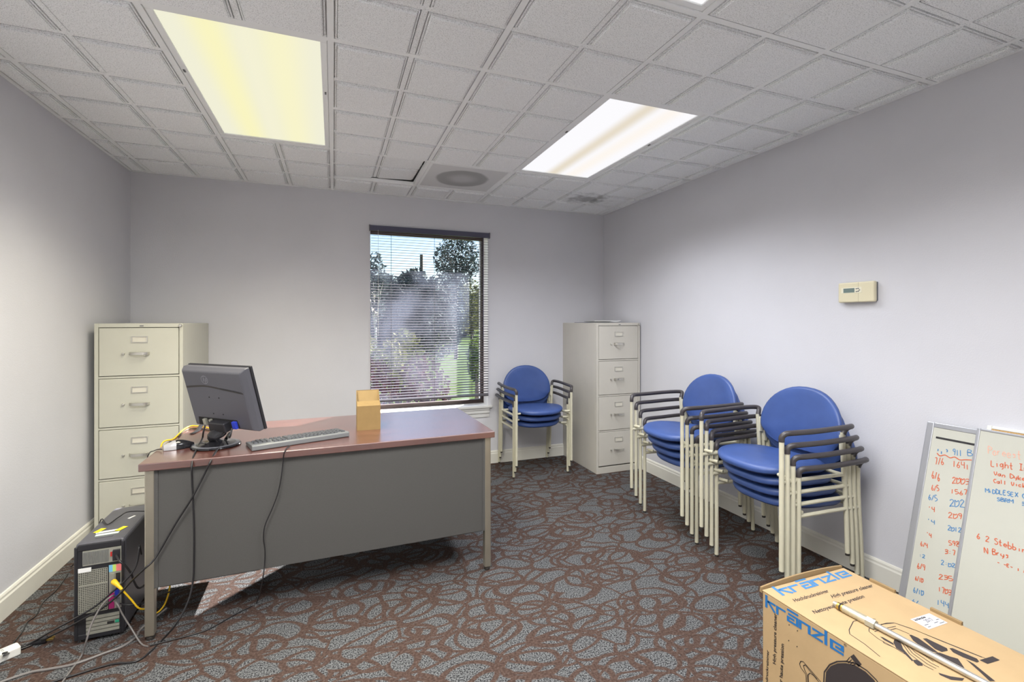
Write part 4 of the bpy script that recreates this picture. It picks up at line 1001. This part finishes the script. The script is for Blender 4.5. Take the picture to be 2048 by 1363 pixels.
for ln in ([(580, 1420), (575, 1280), (515, 1200), (502, 1160), (515, 1130), (545, 1135), (600, 1200), (740, 1360)], [(600, 1420), (592, 1290), (560, 1230), (545, 1180), (565, 1170), (620, 1240), (700, 1330)], [(600, 1363), (598, 1280), (620, 1262), (660, 1290), (720, 1363)]): line(BX, sidef, [zs_(*p) for p in ln], .0022, M_INKK)
for p in ((385, 722), (478, 788), (380, 898), (474, 965)): poly(BX, sidef, [zs_(p[0] + 7 * math.cos(k), p[1] + 7 * math.sin(k)) for k in (0, 1.05, 2.1, 3.14, 4.19, 5.24)], M_INKK, 'staple_hole')
stk = [topf(*zt(*p), h=.0007) for p in ((430, 270), (695, 415), (965, 320), (700, 185))]
bm = B(); quad(bm, stk); sko = obj('shipping_label', bm, M_STICK, BX)
def stf(u, v, h=.0011): return stk[0] + (stk[3] - stk[0]) * u + (stk[1] - stk[0]) * (1 - v) + Vector((0, 0, h - .0007))
print_text(sko, 'kränzle', stf(.08, .78), stf(.62, .78), stf(.08, .93), M_INKK, 'lettering', .03)
print_text(sko, '2017', stf(.36, .44), stf(.72, .44), stf(.36, .70), M_INKK, 'lettering', .0)
for u0_, u1_, v_ in ((.55, .75, .25), (.1, .3, .3), (.1, .25, .12), (.7, .95, .12), (.8, .95, .4)):
    bm = B(); quad(bm, (stf(u0_, v_), stf(u1_, v_), stf(u1_, v_ + .05), stf(u0_, v_ + .05))); obj('fine_print', bm, M_GREYPL, sko)

# ---- pressure-washer lance on the box
la, lb = oz(1668, 1206, BH + .012), oz(1972, 1366, BH + .010)
dirn = (lb - la).normalized(); Lc = thing('spray_lance', 'steel pressure-washer lance lying diagonally across the cardboard box', 'lance', la)
ll = (lb - la).length
def lp(s, z=0.0): return dirn * s + Vector((0, 0, z))
obj('tube', tube(B(), [lp(.10), lp(min(ll + .25, .86))], .0085, 14), M_NICKEL, Lc, smooth=40)
obj('sleeve', tube(B(), [lp(.028), lp(.03), lp(.112), lp(.118)], [.010, .0125, .0130, .0095], 14), mat('sleeve_steel', (190, 182, 158), .4, .6, noise=.15, nscale=60), Lc, smooth=30)
obj('hex_nut', tube(B(), [lp(.098), lp(.122)], .0150, 6), M_STEELP, Lc)
obj('collar', tube(B(), [lp(.012), lp(.030)], .0110, 14), M_BRASS, Lc, smooth=30)
obj('nipple', tube(B(), [lp(0), lp(.014)], [.0078, .0092], 12), M_NICKEL, Lc, smooth=30)
obj('seal_ring', tube(B(), [lp(.020), lp(.024)], .0122, 14), M_BLACK, Lc)

# ================================================================== CORDS, PLUG, POWER STRIP
def cord(name, label, pts, r, m, cat='cord', n=5, seg=7):
    P = smoothpath(pts, n); return tag(obj(name, tube(B(), P, r, seg), m, smooth=60, at=P[0]), label, cat)
def adopt(o, par):
    m = Matrix.Translation(par.location) @ Matrix.Rotation(par.rotation_euler.z, 4, 'Z'); o.parent = par; o.matrix_parent_inverse = m.inverted()
    for k in ('label', 'category'):
        if k in o: del o[k]
    return o
def dfy(px, py, out=.006): # on the desk's front side
    p = oy(px, py, 1.0); f = lambda x: 1.405 + (x - .659) * math.tan(DROT) - .376 / math.cos(DROT)
    for _ in range(4): p = oy(px, py, f(p.x) - out)
    return p
def fl(px, py, r=.004): return oz(px, py, r)
def dk(px, py, r=.004): return oz(px, py, DZ + r)
MLoc = lambda a, b, c: mp(a, b, c) + ml
cord('monitor_video_cable', 'grey-black monitor cable dropping straight down the desk front to the floor', [MLoc(-.108, -.13, .012), MLoc(-.108, -.16, .03), dk(404, 878, .02), dk(392, 900, .005), dfy(384, 925, .008), dfy(384, 960), dfy(386, 1000), dfy(388, 1060), dfy(388, 1110), dfy(386, 1160), oy(375, 1205, .99), oy(350, 1250, .97), fl(322, 1281), fl(300, 1303), fl(271, 1322), fl(220, 1328), fl(146, 1350), fl(105, 1363), fl(40, 1385)], .0040, M_CORD)
mpc = cord('monitor_power_cord', 'black cord slanting from the monitor across the desk front toward the computer', [MLoc(.09, -.125, .024), MLoc(.09, -.16, .045), dk(455, 872, .03), dk(444, 888, .012), dk(432, 902, .005), dfy(421, 922, .008), dfy(410, 945), dfy(385, 993, .013), dfy(352, 1045), dfy(320, 1100), dfy(305, 1122, .02), dfy(285, 1140, .03), oy(262, 1162, 1.05), oy(238, 1188, 1.07), oy(205, 1215, 1.07), oy(165, 1238, 1.09), oy(120, 1262, 1.12), oz(75, 1284, .01), oz(40, 1298, .006), oz(24, 1303, .012), oz(8, 1310, .046)], .0040, M_CORD)
bm = tube(B(), [oz(459, 866, DZ + .035), oz(452, 877, DZ + .023)], .0075, 10); adopt(obj('ferrite_sleeve', bm, M_BLACK, smooth=40, at=oz(455, 871, DZ + .03)), mpc)
cord('strip_cord', 'black cord running from behind the desk leg past the computer to the power strip', [Vector((-.16, 1.20, .30)), oy(279, 1090, 1.12), oy(274, 1125, 1.10), oy(258, 1152, 1.08), oy(228, 1180, 1.075), oy(190, 1212, 1.08), oy(150, 1236, 1.09), oy(100, 1263, 1.13), oz(58, 1287, .010), oz(24, 1300, .02), oz(6, 1306, .046)], .0038, M_CORD)
cord('computer_power_cord', 'black power cord looping out of the computer power inlet', [oy(233, 1110, 1.098), oy(240, 1122, 1.07), oy(252, 1132, 1.075), oy(263, 1148, 1.09), oy(268, 1162, 1.10), oy(280, 1175, 1.12), Vector((-.12, 1.22, .18))], .0042, M_CORD)
cord('thin_floor_cord', 'thin black cord over the computer top running down along the wall', [Vector((-.10, 1.30, .44)), oz(262, 1022, .435), oz(238, 1033, .424), oz(215, 1048, .419), Vector((-.372, 1.38, .414)), Vector((-.385, 1.34, .33)), fl(143, 1132), fl(134, 1150), fl(112, 1180), fl(86, 1204), fl(72, 1230), fl(55, 1243), fl(45, 1262), fl(22, 1292), fl(14, 1310)], .0026, M_CORD)
ync = cord('yellow_network_cable', 'yellow network cable plugged into the computer and running behind the desk leg', [oy(228, 1163, 1.09), oy(240, 1174, 1.07), oy(262, 1198, 1.085), oy(281, 1217, 1.10), Vector((-.10, 1.16, .075)), oy(302, 1226, 1.15), oy(315, 1224, 1.16), oy(328, 1210, 1.17), oy(336, 1190, 1.18), oy(340, 1168, 1.19), oy(342, 1120, 1.20)], .0036, M_YEL)
bm = tube(B(), smoothpath([oy(227, 1162, 1.094), oy(232, 1166, 1.08), oy(244, 1178, 1.066)], 3), [.010, .011, .010, .009, .0075, .006, .005], 10); adopt(obj('plug_boot', bm, M_YEL, smooth=50, at=oy(232, 1166, 1.08)), ync)
cord('grey_signal_cable', 'thin grey cable dropping from the computer ports to the desk foot', [oy(228, 1200, 1.095), oy(236, 1210, 1.07), oy(245, 1228, 1.07), oy(262, 1255, 1.06), fl(282, 1286), fl(296, 1292)], .0030, M_CORDG)
cord('grey_loop_cable', 'grey cable hanging from the ports and trailing forward on the carpet', [oy(230, 1190, 1.098), oy(222, 1192, 1.07), oy(208, 1205, 1.06), oy(196, 1222, 1.05), oy(182, 1250, 1.03), oy(173, 1280, 1.01), fl(163, 1310), fl(145, 1336), fl(125, 1363), fl(112, 1385)], .0034, M_CORDG)
cord('grey_floor_cable', 'thick grey cable sweeping over the carpet before the computer', [Vector((-.06, 1.18, .05)), fl(284, 1255), fl(272, 1273), fl(245, 1292), fl(210, 1305), fl(150, 1327), fl(95, 1338), fl(60, 1344), fl(0, 1364), fl(-40, 1380)], .0050, M_CORDG)
cord('port_cable', 'short black cable from the audio ports running behind the desk leg', [oy(240, 1206, 1.105), oy(252, 1209, 1.08), oy(270, 1208, 1.09), oy(284, 1205, 1.12), Vector((-.02, 1.2, .12))], .0028, M_CORD)
cord('hanging_thin_cable', 'thin grey cable hanging behind the desk front by the yellow one', [oy(316, 1120, 1.17), oy(315, 1168, 1.16), oy(313, 1190, 1.15), oy(303, 1204, 1.14), oy(290, 1212, 1.13)], .0026, M_CORDG)
adopt(cord('cord', '', [dk(580, 891, .006), dk(573, 896, .004), dk(569, 904, .004), dfy(567, 912, .006), dfy(563, 950), dfy(556, 985), dfy(545, 1015), dfy(530, 1050), dfy(527, 1075), dfy(530, 1100), dfy(529, 1130), oy(524, 1165, 1.01), fl(513, 1205), fl(500, 1213), fl(470, 1228), fl(420, 1256), fl(385, 1268), fl(340, 1280), fl(300, 1290)], .0026, M_CORD), KB)['label'] = 'thin dark cord hanging down the desk front'
adopt(cord('cord', '', [dk(324, 898, .010), dk(316, 898, .006), dk(308, 901, .004), Vector((-.128, 1.19, DZ + .004)), Vector((-.136, 1.19, DZ - .03)), Vector((-.138, 1.20, DZ - .16))], .0022, M_CORD), MS)
cord('desk_yellow_cable', 'yellow cable lying along the rear left of the desktop behind the monitor', [dk(430, 858, .004), dk(405, 853, .006), dk(386, 851, .006), dk(374, 854, .005), dk(364, 861, .005), dk(355, 870, .005), dk(345, 878, .005), Vector((-.135, 1.40, DZ + .004)), Vector((-.142, 1.38, DZ - .04)), Vector((-.144, 1.36, DZ - .2))], .0036, M_YEL)
cord('desk_black_cable', 'black cable beside the yellow one on the rear left of the desktop', [dk(430, 862, .004), dk(400, 857, .004), dk(380, 857, .004), dk(366, 863, .004), dk(357, 873, .004)], .0030, M_CORD)

PS = thing('power_strip', 'white power strip on the carpet at the left picture edge', 'power strip', (-.585, 1.105, 0), math.radians(38))
obj('strip_body', box(B(), -.16, .05, -.024, .024, 0, .036), M_WHITEPL, PS, bevel=.006, seg=3)
for k in range(3):
    so = obj('socket_face', box(B(), -.125 + k * .055, -.090 + k * .055, -.016, .016, .036, .0372), mat('socket_grey', (206, 206, 202), .5), PS, bevel=.0005)
    for yy in (-.007, .004): obj('socket_slot', box(B(), -.112 + k * .055, -.104 + k * .055, yy, yy + .002, .0372, .0376), M_GAP, so)
pl = fl(62, 1291, 0); PG = thing('loose_plug', 'loose black mains plug with two metal prongs on the carpet', 'plug', (pl.x, pl.y, 0), math.radians(4))
obj('plug_body', tube(B(), smoothpath([(0, 0, .012), (.02, 0, .013), (.045, 0, .014), (.05, 0, .014)], 3), [.006, .007, .009, .011, .013, .0135, .0135, .0135, .0135, .012], 10), M_BLACK, PG, smooth=45)
for y in (-.008, .006): obj('prong', box(B(), .05, .072, y, y + .0035, .010, .017), M_BRASS, PG)
obj('plug_cord', tube(B(), smoothpath([(0, 0, .011), (-.03, .004, .006), (-.07, -.01, .005), (-.12, -.02, .005)], 5), .0036, 8), M_CORD, PG, smooth=50)
